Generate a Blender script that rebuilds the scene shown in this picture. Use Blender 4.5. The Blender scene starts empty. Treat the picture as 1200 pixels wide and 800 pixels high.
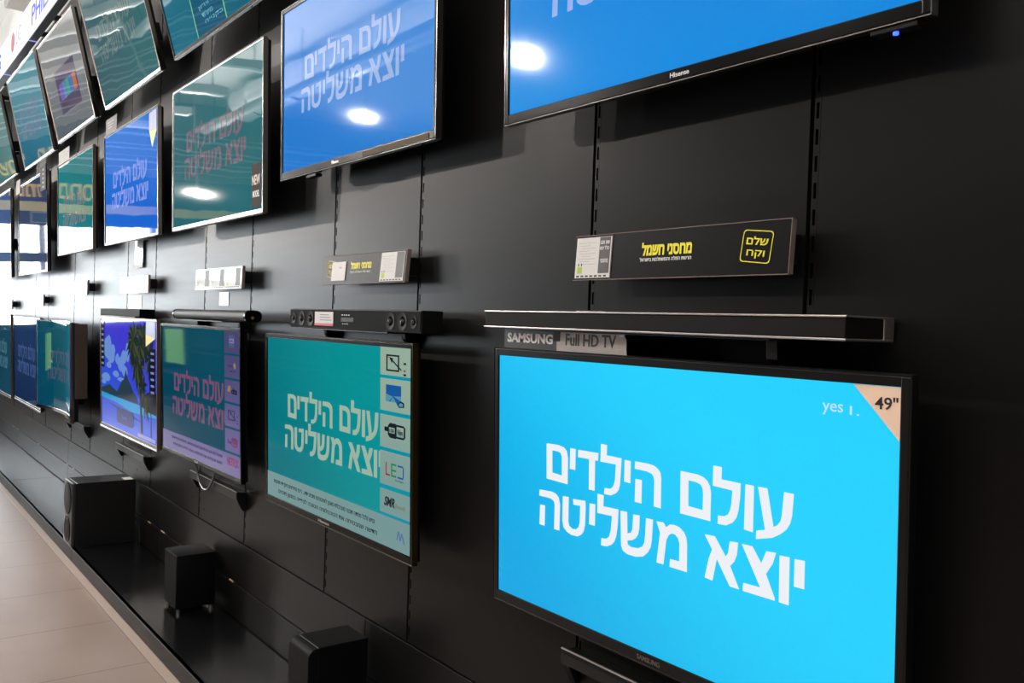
import bpy, bmesh, math, random
from mathutils import Vector, Matrix, Euler

random.seed(4)
S = bpy.context.scene
COL = bpy.context.collection
R = math.radians

# ------------------------------------------------------------------ camera
# X runs along the television wall (its face is the plane y = 0), z = 0 is the shop floor
FOCAL, YAW, PITCH, ROLL = 1037.2, R(37.303), R(-1.045), R(1.98)
fw = Vector((-math.cos(YAW) * math.cos(PITCH), math.sin(YAW) * math.cos(PITCH), math.sin(PITCH)))
rt = Vector((math.sin(YAW), math.cos(YAW), 0))
up = rt.cross(fw)
r2 = rt * math.cos(ROLL) + up * math.sin(ROLL)
u2 = -rt * math.sin(ROLL) + up * math.cos(ROLL)
cam_data = bpy.data.cameras.new('camera')
cam_data.sensor_width = 36.0
cam_data.lens = FOCAL / 1200.0 * 36.0
cam_data.clip_start = 0.02
cam = bpy.data.objects.new('camera', cam_data)
COL.objects.link(cam)
M = Matrix((r2, u2, -fw)).transposed().to_4x4()
M.translation = Vector((0, -1.4526, 1.45))
cam.matrix_world = M
S.camera = cam

# ------------------------------------------------------------------ view, world, big lights
S.view_settings.view_transform = 'Standard'
S.view_settings.look = 'None'
S.view_settings.exposure = 0.0
S.view_settings.gamma = 1.0
S.view_settings.use_curve_mapping = False
W = bpy.data.worlds.new('World')
S.world = W
W.use_nodes = True
W.node_tree.nodes['Background'].inputs['Color'].default_value = (0.9, 0.95, 1.0, 1)
W.node_tree.nodes['Background'].inputs['Strength'].default_value = 1.0

WIN_X = -15.0          # glazed shop front at the far end of the aisle
WIN_TOP = 2.66
SILL = 1.07            # masonry below the glass
def area_light(name, loc, rot, sx, sy, power, color):
    L = bpy.data.lights.new(name, 'AREA')
    L.shape = 'RECTANGLE'
    L.size, L.size_y = sx, sy
    L.energy = power
    L.color = color
    o = bpy.data.objects.new(name, L)
    COL.objects.link(o)
    o.location = loc
    o.rotation_euler = rot
    return o
# daylight coming in through the glazed shop front
area_light('daylight', (WIN_X - 0.35, -4.5, (WIN_TOP + SILL) / 2), (0, R(-90), 0), WIN_TOP - SILL + 0.1, 8.8, 610.0, (0.88, 0.95, 1.0))

# track spots, duct and far strip lights that the glossy screens and the wall pick up
SPOTS = [(-11.4, -4.8, 4.13), (-8.0, -5.1, 4.16), (-7.0, -2.0, 4.3), (-4.4, -5.1, 4.13), (-14.2, -3.35, 3.2)]
SPOT_POWER = [530.0, 330.0, 210.0, 55.0, 470.0]

# ------------------------------------------------------------------ materials
def lin(c):
    c = c / 255.0
    return c / 12.92 if c <= 0.04045 else ((c + 0.055) / 1.055) ** 2.4
def rgb(r, g, b):
    return (lin(r), lin(g), lin(b), 1.0)
_m = {}
def mat(name, color, rough=0.5, metal=0.0, spec=0.5, emit=None, strength=1.0, coat=0.0, coat_rough=0.05):
    if name in _m:
        return _m[name]
    m = bpy.data.materials.new(name)
    m.use_nodes = True
    b = m.node_tree.nodes['Principled BSDF']
    b.inputs['Base Color'].default_value = color
    b.inputs['Roughness'].default_value = rough
    b.inputs['Metallic'].default_value = metal
    b.inputs['Specular IOR Level'].default_value = spec
    b.inputs['Coat Weight'].default_value = coat
    b.inputs['Coat Roughness'].default_value = coat_rough
    if emit is not None:
        b.inputs['Emission Color'].default_value = emit
        b.inputs['Emission Strength'].default_value = strength
    _m[name] = m
    return m
def nt(m):
    return m.node_tree, m.node_tree.nodes, m.node_tree.links, m.node_tree.nodes['Principled BSDF']
def add_noise_bump(m, scale=(6, 6, 6), strength=0.1, dist=0.01, detail=2.0, rough_var=None):
    t, N, L, b = nt(m)
    tc = N.new('ShaderNodeTexCoord')
    mp = N.new('ShaderNodeMapping')
    mp.inputs['Scale'].default_value = scale
    no = N.new('ShaderNodeTexNoise')
    no.inputs['Scale'].default_value = 1.0
    no.inputs['Detail'].default_value = detail
    bp = N.new('ShaderNodeBump')
    bp.inputs['Strength'].default_value = strength
    bp.inputs['Distance'].default_value = dist
    L.new(tc.outputs['Object'], mp.inputs['Vector'])
    L.new(mp.outputs['Vector'], no.inputs['Vector'])
    L.new(no.outputs['Fac'], bp.inputs['Height'])
    L.new(bp.outputs['Normal'], b.inputs['Normal'])
    if rough_var:
        mr = N.new('ShaderNodeMapRange')
        mr.inputs['To Min'].default_value = rough_var[0]
        mr.inputs['To Max'].default_value = rough_var[1]
        L.new(no.outputs['Fac'], mr.inputs['Value'])
        L.new(mr.outputs['Result'], b.inputs['Roughness'])
    return m
def screen_mat(name, c0, c1=None, rough=0.02, spec=0.5, wave=0.0, strength=1.0, angle=0.0):
    """a lit picture: two colours run softly across the panel, glass reflections on top"""
    m = mat(name, (0.004, 0.004, 0.004, 1), rough, 0, spec, c0, strength)
    t, N, L, b = nt(m)
    tc = N.new('ShaderNodeTexCoord')
    if c1 is not None:
        sx = N.new('ShaderNodeSeparateXYZ')
        L.new(tc.outputs['Generated'], sx.inputs[0])
        ma = N.new('ShaderNodeMath'); ma.operation = 'MULTIPLY'; ma.inputs[1].default_value = math.cos(angle)
        mb = N.new('ShaderNodeMath'); mb.operation = 'MULTIPLY_ADD'; mb.inputs[1].default_value = math.sin(angle)
        L.new(sx.outputs['X'], ma.inputs[0])
        L.new(sx.outputs['Z'], mb.inputs[0])
        L.new(ma.outputs[0], mb.inputs[2])
        cr = N.new('ShaderNodeValToRGB')
        cr.color_ramp.interpolation = 'EASE'
        cr.color_ramp.elements[0].color = c0
        cr.color_ramp.elements[1].color = c1
        L.new(mb.outputs[0], cr.inputs[0])
        L.new(cr.outputs['Color'], b.inputs['Emission Color'])
    if wave > 0:
        mp = N.new('ShaderNodeMapping')
        mp.inputs['Scale'].default_value = (2.2, 1, 4.0)
        no = N.new('ShaderNodeTexNoise')
        no.inputs['Scale'].default_value = 1.0
        no.inputs['Detail'].default_value = 1.5
        bp = N.new('ShaderNodeBump')
        bp.inputs['Strength'].default_value = 1.0
        bp.inputs['Distance'].default_value = wave
        L.new(tc.outputs['Object'], mp.inputs['Vector'])
        L.new(mp.outputs['Vector'], no.inputs['Vector'])
        L.new(no.outputs['Fac'], bp.inputs['Height'])
        L.new(bp.outputs['Normal'], b.inputs['Normal'])
    return m
def glow(name, c, rough=0.02, spec=0.5, strength=1.0):
    return mat(name, (0.004, 0.004, 0.004, 1), rough, 0, spec, c, strength)

BLACK_LAM = add_noise_bump(mat('black_laminate', (0.006, 0.0058, 0.0058, 1), 0.36, 0, 0.15), (3, 3, 40), 0.06, 0.002, 3, (0.34, 0.40))
GAP = mat('dark_gap', (0.004, 0.004, 0.004, 1), 0.7, 0, 0.2)
STEEL_BLACK = mat('black_steel', (0.008, 0.008, 0.0085, 1), 0.38, 0.0, 0.35)
SLOT_EDGE = mat('slot_edge', (0.06, 0.055, 0.05, 1), 0.45, 0.3, 0.5)
CHIP = mat('chipped_board', (0.42, 0.30, 0.17, 1), 0.7)
GLOSS_BLACK = mat('gloss_black_plastic', (0.003, 0.003, 0.003, 1), 0.2, 0, 0.16)
MATTE_BLACK = mat('matte_black_plastic', (0.005, 0.005, 0.005, 1), 0.5, 0, 0.25)
VINYL = add_noise_bump(mat('black_vinyl', (0.005, 0.005, 0.0055, 1), 0.45, 0, 0.1), (220, 220, 220), 0.25, 0.0006, 2)
SILVER = mat('brushed_silver', (0.62, 0.58, 0.56, 1), 0.3, 0.9, 0.5)
CHROME = mat('polished_trim', (0.75, 0.74, 0.73, 1), 0.12, 1.0, 0.5)
BRONZE = mat('bronze_trim', (0.27, 0.20, 0.15, 1), 0.35, 0.7, 0.5)
BROWN_PLASTIC = mat('brown_plastic', (0.10, 0.075, 0.062, 1), 0.4, 0.2, 0.5)
WHITE_PAPER = mat('white_paper', (0.72, 0.70, 0.68, 1), 0.55)
GREY_PAPER = mat('grey_print', (0.06, 0.055, 0.055, 1), 0.5)
GREEN_PRINT = mat('lime_print', rgb(170, 200, 40), 0.5)
YELLOW_PRINT = mat('yellow_print', rgb(240, 228, 20), 0.5)
WHITE_PRINT = mat('white_print', rgb(225, 225, 225), 0.5)
DARK_PRINT = mat('dark_print', (0.015, 0.014, 0.016, 1), 0.5)
RED_PRINT = mat('red_print', rgb(200, 60, 70), 0.5)
CARD_BLACK = mat('black_card', (0.005, 0.005, 0.0055, 1), 0.35, 0, 0.12, coat=0.12, coat_rough=0.06)
PLASTIC_EDGE = mat('clear_plastic_edge', (0.22, 0.17, 0.155, 1), 0.2, 0, 0.5)
CONE = mat('speaker_cone', (0.010, 0.007, 0.006, 1), 0.5, 0, 0.1)
GRILLE = mat('grey_cloth_grille', (0.013, 0.014, 0.015, 1), 0.7, 0, 0.05)
COPPER = mat('copper_sticker', (0.95, 0.68, 0.52, 1), 0.4, 0.0, 0.5)

def grille_lines():
    m = mat('fine_ribbed_grille', (0.02, 0.02, 0.02, 1), 0.6, 0, 0.12)
    t, N, L, b = nt(m)
    tc = N.new('ShaderNodeTexCoord')
    wv = N.new('ShaderNodeTexWave')
    wv.bands_direction = 'Z'
    wv.inputs['Scale'].default_value = 105.0
    wv.inputs['Distortion'].default_value = 0.0
    cr = N.new('ShaderNodeValToRGB')
    cr.color_ramp.elements[0].color = (0.003, 0.003, 0.003, 1)
    cr.color_ramp.elements[1].color = (0.016, 0.014, 0.014, 1)
    L.new(tc.outputs['Object'], wv.inputs['Vector'])
    L.new(wv.outputs['Fac'], cr.inputs[0])
    L.new(cr.outputs['Color'], b.inputs['Base Color'])
    return m
RIBBED = grille_lines()

def floor_mat():
    m = mat('beige_floor_tiles', (0.5, 0.42, 0.38, 1), 0.3)
    t, N, L, b = nt(m)
    tc = N.new('ShaderNodeTexCoord')
    sx = N.new('ShaderNodeSeparateXYZ')
    L.new(tc.outputs['Object'], sx.inputs[0])
    def joint(out, off):
        a = N.new('ShaderNodeMath'); a.operation = 'ADD'; a.inputs[1].default_value = off
        L.new(out, a.inputs[0])
        p = N.new('ShaderNodeMath'); p.operation = 'PINGPONG'; p.inputs[1].default_value = 0.3
        L.new(a.outputs[0], p.inputs[0])
        c = N.new('ShaderNodeMath'); c.operation = 'LESS_THAN'; c.inputs[1].default_value = 0.0022
        L.new(p.outputs[0], c.inputs[0])
        return c.outputs[0]
    jx = joint(sx.outputs['X'], 5.595 + 30.0 * 0.6)
    jy = joint(sx.outputs['Y'], 0.402 + 30.0 * 0.6)
    mx = N.new('ShaderNodeMath'); mx.operation = 'MAXIMUM'
    L.new(jx, mx.inputs[0]); L.new(jy, mx.inputs[1])
    n1 = N.new('ShaderNodeTexNoise'); n1.inputs['Scale'].default_value = 2.2; n1.inputs['Detail'].default_value = 4
    n2 = N.new('ShaderNodeTexNoise'); n2.inputs['Scale'].default_value = 240.0; n2.inputs['Detail'].default_value = 2
    L.new(tc.outputs['Object'], n1.inputs['Vector']); L.new(tc.outputs['Object'], n2.inputs['Vector'])
    av = N.new('ShaderNodeMath'); av.operation = 'MULTIPLY_ADD'; av.inputs[1].default_value = 0.6
    hl = N.new('ShaderNodeMath'); hl.operation = 'MULTIPLY'; hl.inputs[1].default_value = 0.4
    L.new(n2.outputs['Fac'], hl.inputs[0])
    L.new(n1.outputs['Fac'], av.inputs[0]); L.new(hl.outputs[0], av.inputs[2])
    cr = N.new('ShaderNodeValToRGB')
    cr.color_ramp.elements[0].position = 0.3
    cr.color_ramp.elements[1].position = 0.7
    cr.color_ramp.elements[0].color = (0.33, 0.245, 0.20, 1)
    cr.color_ramp.elements[1].color = (0.43, 0.335, 0.28, 1)
    L.new(av.outputs[0], cr.inputs[0])
    mix = N.new('ShaderNodeMix'); mix.data_type = 'RGBA'
    L.new(mx.outputs[0], mix.inputs[0])
    L.new(cr.outputs['Color'], mix.inputs[6])
    mix.inputs[7].default_value = (0.16, 0.10, 0.085, 1)
    L.new(mix.outputs[2], b.inputs['Base Color'])
    mr = N.new('ShaderNodeMapRange'); mr.inputs['To Min'].default_value = 0.24; mr.inputs['To Max'].default_value = 0.40
    L.new(av.outputs[0], mr.inputs['Value'])
    L.new(mr.outputs['Result'], b.inputs['Roughness'])
    bp = N.new('ShaderNodeBump'); bp.inputs['Strength'].default_value = 0.12; bp.inputs['Distance'].default_value = 0.002
    L.new(n1.outputs['Fac'], bp.inputs['Height'])
    L.new(bp.outputs['Normal'], b.inputs['Normal'])
    return m
def plinth_mat():
    m = mat('black_woodgrain_board', (0.005, 0.005, 0.0055, 1), 0.2, 0, 0.6)
    return add_noise_bump(m, (2.5, 45, 45), 0.10, 0.002, 4, (0.14, 0.25))
FLOOR = floor_mat()
PLINTH = plinth_mat()
PLASTER = mat('white_ceiling_paint', (0.80, 0.79, 0.76, 1), 0.8)
DARK_WALL = mat('charcoal_wall_paint', (0.035, 0.037, 0.042, 1), 0.7)
BEAM = mat('taupe_paint', (0.40, 0.36, 0.34, 1), 0.7)

# ------------------------------------------------------------------ helpers
def tagged(o, label=None, cat=None, group=None, kind=None):
    if label: o['label'] = label
    if cat: o['category'] = cat
    if group: o['group'] = group
    if kind: o['kind'] = kind
    return o
def thing(name, label, cat, loc=(0, 0, 0), rot=(0, 0, 0), group=None):
    o = bpy.data.objects.new(name, None)
    o.empty_display_size = 0.05
    COL.objects.link(o)
    o.location = loc
    o.rotation_euler = rot
    return tagged(o, label, cat, group)
class MB:
    """collects shapes for one mesh object"""
    def __init__(s):
        s.bm = bmesh.new()
        s.mats = []
    def mi(s, m):
        if m not in s.mats: s.mats.append(m)
        return s.mats.index(m)
    def merge(s, b, m, mtx=None):
        i = s.mi(m)
        if mtx is not None: b.transform(mtx)
        for f in b.faces: f.material_index = i
        me = bpy.data.meshes.new('tmp')
        b.to_mesh(me); b.free()
        s.bm.from_mesh(me)
        bpy.data.meshes.remove(me)
        return s
    def box(s, x0, x1, y0, y1, z0, z1, m, bev=0.0, seg=2, mtx=None):
        b = bmesh.new()
        bmesh.ops.create_cube(b, size=1.0)
        for v in b.verts:
            v.co = Vector(((x0 + x1) / 2 + v.co.x * (x1 - x0), (y0 + y1) / 2 + v.co.y * (y1 - y0), (z0 + z1) / 2 + v.co.z * (z1 - z0)))
        if bev > 0:
            bmesh.ops.bevel(b, geom=list(b.edges), offset=bev, segments=seg, affect='EDGES', profile=0.5)
        return s.merge(b, m, mtx)
    def prism(s, pts, axis, a0, a1, m, bev=0.0):
        """closed outline pts in the two other axes, swept along axis from a0 to a1"""
        b = bmesh.new()
        def P(p, a):
            if axis == 'X': return (a, p[0], p[1])
            if axis == 'Y': return (p[0], a, p[1])
            return (p[0], p[1], a)
        v0 = [b.verts.new(P(p, a0)) for p in pts]
        v1 = [b.verts.new(P(p, a1)) for p in pts]
        b.faces.new(v0); b.faces.new(v1[::-1])
        n = len(pts)
        for i in range(n):
            b.faces.new((v0[i], v1[i], v1[(i + 1) % n], v0[(i + 1) % n]))
        bmesh.ops.recalc_face_normals(b, faces=list(b.faces))
        if bev > 0:
            bmesh.ops.bevel(b, geom=list(b.edges), offset=bev, segments=2, affect='EDGES', profile=0.5)
        return s.merge(b, m)
    def cyl(s, p0, p1, r0, m, r1=None, seg=20):
        p0, p1 = Vector(p0), Vector(p1)
        d = p1 - p0
        b = bmesh.new()
        bmesh.ops.create_cone(b, cap_ends=True, segments=seg, radius1=r0, radius2=r0 if r1 is None else r1, depth=d.length)
        q = Vector((0, 0, 1)).rotation_difference(d.normalized()).to_matrix().to_4x4()
        q.translation = (p0 + p1) / 2
        return s.merge(b, m, q)
    def rings(s, centre, axis, prof, m, seg=28):
        """lathe: prof = [(radius, height along axis)]"""
        b = bmesh.new()
        rows = []
        for r, h in prof:
            rows.append([b.verts.new((r * math.cos(2 * math.pi * k / seg), r * math.sin(2 * math.pi * k / seg), h)) for k in range(seg)])
        for a, c in zip(rows[:-1], rows[1:]):
            for k in range(seg):
                b.faces.new((a[k], a[(k + 1) % seg], c[(k + 1) % seg], c[k]))
        b.faces.new(rows[0][::-1]); b.faces.new(rows[-1])
        bmesh.ops.recalc_face_normals(b, faces=list(b.faces))
        q = Vector((0, 0, 1)).rotation_difference(Vector(axis)).to_matrix().to_4x4()
        q.translation = Vector(centre)
        return s.merge(b, m, q)
    def tube(s, pts, r, m, seg=8):
        b = bmesh.new()
        pts = [Vector(p) for p in pts]
        rows = []
        for i, p in enumerate(pts):
            d = (pts[min(i + 1, len(pts) - 1)] - pts[max(i - 1, 0)]).normalized()
            q = Vector((0, 0, 1)).rotation_difference(d)
            rows.append([b.verts.new(p + q @ Vector((r * math.cos(2 * math.pi * k / seg), r * math.sin(2 * math.pi * k / seg), 0))) for k in range(seg)])
        for a, c in zip(rows[:-1], rows[1:]):
            for k in range(seg):
                b.faces.new((a[k], a[(k + 1) % seg], c[(k + 1) % seg], c[k]))
        b.faces.new(rows[0][::-1]); b.faces.new(rows[-1])
        return s.merge(b, m)
    def poly(s, pts, y, th, m):
        """flat shape in the x-z plane, front face at y, thickness th behind it"""
        return s.prism(pts, 'Y', y, y + th, m)
    def build(s, name, parent=None, smooth=False, bend=None):
        if bend is not None:
            for v in s.bm.verts: v.co = bend(v.co)
        me = bpy.data.meshes.new(name)
        s.bm.to_mesh(me); s.bm.free()
        for m in s.mats: me.materials.append(m)
        if smooth:
            for p in me.polygons: p.use_smooth = True
            me.set_sharp_from_angle(angle=R(35))
        o = bpy.data.objects.new(name, me)
        COL.objects.link(o)
        if parent is not None: o.parent = parent
        return o
def curve_to_mesh(cd, name):
    tmp = bpy.data.objects.new('tmp', cd)
    COL.objects.link(tmp)
    dg = bpy.context.evaluated_depsgraph_get()
    dg.update()
    me = bpy.data.meshes.new_from_object(tmp.evaluated_get(dg))
    bpy.data.objects.remove(tmp)
    bpy.data.curves.remove(cd)
    me.name = name
    return me
def flat_mesh_object(me, name, m, parent, x, z, w, h, y, shear=0.0):
    xs = [v.co.x for v in me.vertices]; ys = [v.co.y for v in me.vertices]; zs = [v.co.z for v in me.vertices]
    x0, x1, y0, y1 = min(xs), max(xs), min(ys), max(ys)
    if w is None: w = h * (x1 - x0) / (y1 - y0)
    if h is None: h = w * (y1 - y0) / (x1 - x0)
    for v in me.vertices:
        a, b_, c = v.co
        nz = z + (b_ - y0) / (y1 - y0) * h
        v.co = (x + (a - x0) / (x1 - x0) * w + shear * (nz - z), y - c, nz)
    me.materials.clear(); me.materials.append(m)
    o = bpy.data.objects.new(name, me)
    COL.objects.link(o)
    if parent is not None: o.parent = parent
    return o
def text(body, name, m, parent, x, z, w, h, y, bold=0.0, th=0.0003, shear=0.0):
    cd = bpy.data.curves.new('t', 'FONT')
    cd.body = body
    cd.size = 1.0
    cd.offset = bold
    cd.extrude = th
    cd.resolution_u = 3
    return flat_mesh_object(curve_to_mesh(cd, name), name, m, parent, x, z, w, h, y, shear)
def heb(s):
    """right-to-left line laid out for a left-to-right font engine"""
    return s[::-1]

# the two-line slogan as outlines, in fractions of a full screen's width and height
GLYPHS = [[[(0.178,-0.3345),(0.2178,-0.3322),(0.2365,-0.3374),(0.2462,-0.3492),(0.2504,-0.3764),(0.2495,-0.4774),(0.1789,-0.4747)],[(0.1974,-0.3579),(0.218,-0.3578),(0.2262,-0.3616),(0.2303,-0.3748),(0.2308,-0.4487),(0.198,-0.4453)]],[[(0.258,-0.3352),(0.2753,-0.3349),(0.2743,-0.4152),(0.257,-0.4151)]],[[(0.2838,-0.3357),(0.3463,-0.3327),(0.345,-0.3619),(0.3362,-0.3623),(0.3356,-0.476),(0.3184,-0.4766),(0.3183,-0.3623),(0.2832,-0.3636)]],[[(0.354,-0.2967),(0.3721,-0.2971),(0.371,-0.3348),(0.4146,-0.3355),(0.4135,-0.3665),(0.4106,-0.4332),(0.4066,-0.452),(0.3997,-0.4655),(0.3843,-0.4783),(0.3649,-0.4788),(0.3662,-0.456),(0.3812,-0.4551),(0.3883,-0.4495),(0.3924,-0.4394),(0.3965,-0.4196),(0.3988,-0.3615),(0.3531,-0.3626)]],[[(0.4236,-0.3385),(0.4406,-0.3386),(0.4399,-0.4177),(0.4229,-0.4165)]],[[(0.4533,-0.3362),(0.49,-0.3354),(0.5042,-0.3384),(0.5138,-0.3468),(0.5202,-0.3568),(0.5228,-0.3753),(0.5226,-0.4799),(0.5048,-0.479),(0.5053,-0.3886),(0.5033,-0.3766),(0.4981,-0.3679),(0.4851,-0.3629),(0.4522,-0.3623)]],[[(0.4545,-0.3979),(0.4717,-0.3973),(0.4711,-0.4797),(0.4532,-0.4794)]],[[(0.572,-0.3379),(0.6119,-0.3383),(0.6262,-0.3431),(0.6359,-0.3531),(0.6423,-0.3694),(0.6447,-0.3907),(0.644,-0.481),(0.5722,-0.4799)],[(0.5912,-0.3634),(0.611,-0.3642),(0.6208,-0.3693),(0.6255,-0.3807),(0.6268,-0.3978),(0.6262,-0.4513),(0.5915,-0.4491)]],[[(0.6493,-0.299),(0.6685,-0.2995),(0.6679,-0.3385),(0.7105,-0.3394),(0.7094,-0.3878),(0.7062,-0.427),(0.7023,-0.4498),(0.694,-0.4681),(0.6802,-0.4815),(0.6612,-0.4836),(0.6615,-0.4561),(0.6756,-0.4544),(0.6841,-0.4452),(0.6888,-0.429),(0.6912,-0.4089),(0.6929,-0.3668),(0.6489,-0.3643)]],[[(0.7208,-0.3387),(0.7387,-0.3388),(0.7378,-0.4821),(0.7193,-0.4805)]],[[(0.7473,-0.3385),(0.7662,-0.3381),(0.7797,-0.4512),(0.7883,-0.4415),(0.7944,-0.4269),(0.7965,-0.4042),(0.8,-0.339),(0.8188,-0.3391),(0.8159,-0.4049),(0.8124,-0.4293),(0.8051,-0.45),(0.793,-0.4684),(0.7777,-0.4844),(0.7446,-0.5006),(0.7453,-0.4741),(0.7632,-0.4653)]],[[(0.1545,-0.5257),(0.1968,-0.5217),(0.2109,-0.526),(0.22,-0.5366),(0.2251,-0.5636),(0.2233,-0.6665),(0.206,-0.667),(0.2071,-0.5695),(0.2037,-0.5561),(0.192,-0.5492),(0.1529,-0.5507)]],[[(0.1566,-0.5858),(0.1736,-0.5842),(0.1725,-0.6656),(0.1545,-0.6661)]],[[(0.2346,-0.5273),(0.2538,-0.5251),(0.2529,-0.6207),(0.2561,-0.6356),(0.2665,-0.6441),(0.2782,-0.6417),(0.2867,-0.6303),(0.2904,-0.6122),(0.2915,-0.5468),(0.2698,-0.5501),(0.268,-0.5282),(0.3074,-0.5232),(0.3084,-0.5505),(0.3066,-0.6157),(0.3029,-0.6392),(0.2961,-0.6547),(0.2839,-0.6668),(0.2643,-0.6684),(0.2491,-0.6618),(0.2378,-0.6479),(0.2336,-0.6227)]],[[(0.321,-0.528),(0.3382,-0.5261),(0.3373,-0.6066),(0.3201,-0.6072)]],[[(0.3452,-0.484),(0.3635,-0.4847),(0.3624,-0.5255),(0.4072,-0.5224),(0.4055,-0.5804),(0.4017,-0.619),(0.3962,-0.6433),(0.3879,-0.6581),(0.3736,-0.6699),(0.357,-0.6719),(0.3582,-0.6443),(0.3713,-0.643),(0.3805,-0.6314),(0.3853,-0.6099),(0.3891,-0.5524),(0.3451,-0.5557)]],[[(0.4134,-0.5247),(0.432,-0.5229),(0.4333,-0.5993),(0.4428,-0.5932),(0.4474,-0.5811),(0.4496,-0.5256),(0.4669,-0.524),(0.466,-0.5717),(0.4629,-0.5927),(0.4557,-0.6092),(0.4464,-0.6188),(0.4335,-0.6246),(0.4343,-0.6383),(0.4432,-0.6444),(0.4633,-0.6409),(0.4751,-0.6302),(0.4809,-0.6134),(0.4826,-0.5871),(0.4847,-0.5265),(0.5027,-0.5262),(0.5002,-0.5975),(0.4972,-0.6241),(0.4896,-0.6459),(0.4767,-0.6648),(0.4569,-0.6737),(0.4333,-0.6737),(0.4215,-0.6661),(0.4166,-0.6513),(0.4157,-0.634)]],[[(0.5123,-0.5279),(0.5299,-0.5259),(0.5375,-0.5399),(0.5466,-0.5267),(0.5576,-0.5244),(0.5709,-0.5279),(0.5818,-0.5403),(0.5879,-0.5559),(0.5899,-0.5796),(0.5902,-0.6707),(0.5474,-0.6709),(0.5483,-0.6439),(0.5714,-0.6426),(0.5714,-0.5826),(0.5677,-0.5652),(0.5603,-0.5556),(0.5518,-0.5555),(0.5439,-0.5642),(0.5379,-0.5831),(0.5312,-0.6694),(0.5136,-0.67),(0.5198,-0.59),(0.5221,-0.5639)]],[[(0.6321,-0.5281),(0.655,-0.5259),(0.6802,-0.5818),(0.6855,-0.5673),(0.6888,-0.5295),(0.7068,-0.5265),(0.7046,-0.5658),(0.699,-0.5896),(0.6902,-0.6072),(0.7105,-0.6724),(0.6904,-0.6724),(0.6602,-0.5963),(0.651,-0.6713),(0.633,-0.6689),(0.6419,-0.603),(0.6494,-0.5707)]],[[(0.7152,-0.5271),(0.7373,-0.5261),(0.7565,-0.571),(0.7664,-0.5296),(0.7859,-0.527),(0.7796,-0.5621),(0.7662,-0.599),(0.7846,-0.6649),(0.7847,-0.6723),(0.7184,-0.6734),(0.7196,-0.6476),(0.7553,-0.6458)]],[[(0.7932,-0.5314),(0.8127,-0.5293),(0.8125,-0.6728),(0.7934,-0.6725)]],[[(0.8225,-0.5303),(0.8418,-0.5281),(0.8415,-0.6114),(0.8221,-0.6123)]]]
_slogan = None
def slogan(m, parent, w, h, y, dx=0.0, dz=0.0, scale=1.0, bend=None):
    global _slogan
    if _slogan is None:
        cd = bpy.data.curves.new('s', 'CURVE')
        cd.dimensions = '2D'
        cd.fill_mode = 'BOTH'
        cd.extrude = 0.0003
        for g in GLYPHS:
            for ring in g:
                sp = cd.splines.new('POLY')
                sp.points.add(len(ring) - 1)
                for p, q in zip(sp.points, ring): p.co = (q[0], q[1], 0, 1)
                sp.use_cyclic_u = True
        _slogan = curve_to_mesh(cd, 'slogan_lettering')
    me = _slogan.copy()
    for v in me.vertices:
        a, b_, c = v.co
        c3 = Vector(((a * scale + dx) * w, y - c, h + (b_ * scale + dz) * h))
        v.co = bend(c3) if bend else c3
    me.materials.clear(); me.materials.append(m)
    o = bpy.data.objects.new('slogan_lettering', me)
    COL.objects.link(o)
    o.parent = parent
    return o

# ------------------------------------------------------------------ setting
UPRIGHTS = [-0.991, -1.595, -2.397, -3.0, -3.819, -4.442, -5.311, -5.933, -6.86, -7.511, -8.567, -9.194, -10.304, -10.938, -12.2, -12.8]
XR, XL = 3.6, WIN_X
CEIL = 4.75
YF = -9.2
def structure(mb, name, parent=None):
    o = mb.build(name, parent)
    if parent is None: o['kind'] = 'structure'
    return o

b = MB(); b.box(XL - 0.2, XR + 0.2, YF - 0.2, 0.3, -0.12, 0.0, FLOOR); structure(b, 'floor')
b = MB(); b.box(XL - 0.2, XR + 0.2, YF - 0.2, 0.3, CEIL, CEIL + 0.15, PLASTER); structure(b, 'ceiling')
# the television wall: black panels with open joints over a dark backing
b = MB()
b.box(XL, XR, 0.024, 0.14, 0, CEIL, GAP)
xs = sorted([XL] + UPRIGHTS + [XR])
for x0, x1 in zip(xs[:-1], xs[1:]):
    g0 = 0.0115 if x0 != XL else 0
    g1 = 0.0115 if x1 != XR else 0
    b.box(x0 + g0, x1 - g1, 0.0, 0.022, 0.437, 3.95, BLACK_LAM, 0.0005, 1)
b.box(XL, XR, 0.0, 0.022, 3.953, CEIL, PLASTER)
xs = [XL, -12.52, -10.06, -7.6, -5.14, -2.68, -0.22, 2.24, XR]
for x0, x1 in zip(xs[:-1], xs[1:]):
    b.box(x0 + 0.002, x1 - 0.002, 0.0, 0.022, 0.2415, 0.430, BLACK_LAM, 0.0004, 1)
    b.box(x0 + 0.002, x1 - 0.002, 0.0, 0.022, 0.082, 0.2345, BLACK_LAM, 0.0004, 1)
for x, w in ((-10.30, .06), (-10.05, .05), (-8.886, .06), (-7.62, .05), (-7.40, .05), (-5.311, .05), (-5.04, .07), (-3.966, .05), (-2.35, .04)):
    b.box(x - w / 2, x + w / 2, -0.0015, 0.02, 0.233, 0.2425, CHIP, 0.0015, 1)
for x, z in ((-9.2, .39), (-7.1, .47), (-5.6, .50), (-4.55, .52), (-4.37, .49), (-8.9, .15), (-9.9, .16), (-7.45, .12), (-5.4, .49)):
    b.cyl((x, 0.001, z), (x, -0.0012, z), 0.005, GAP, seg=10)
structure(b, 'wall_left')
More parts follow.
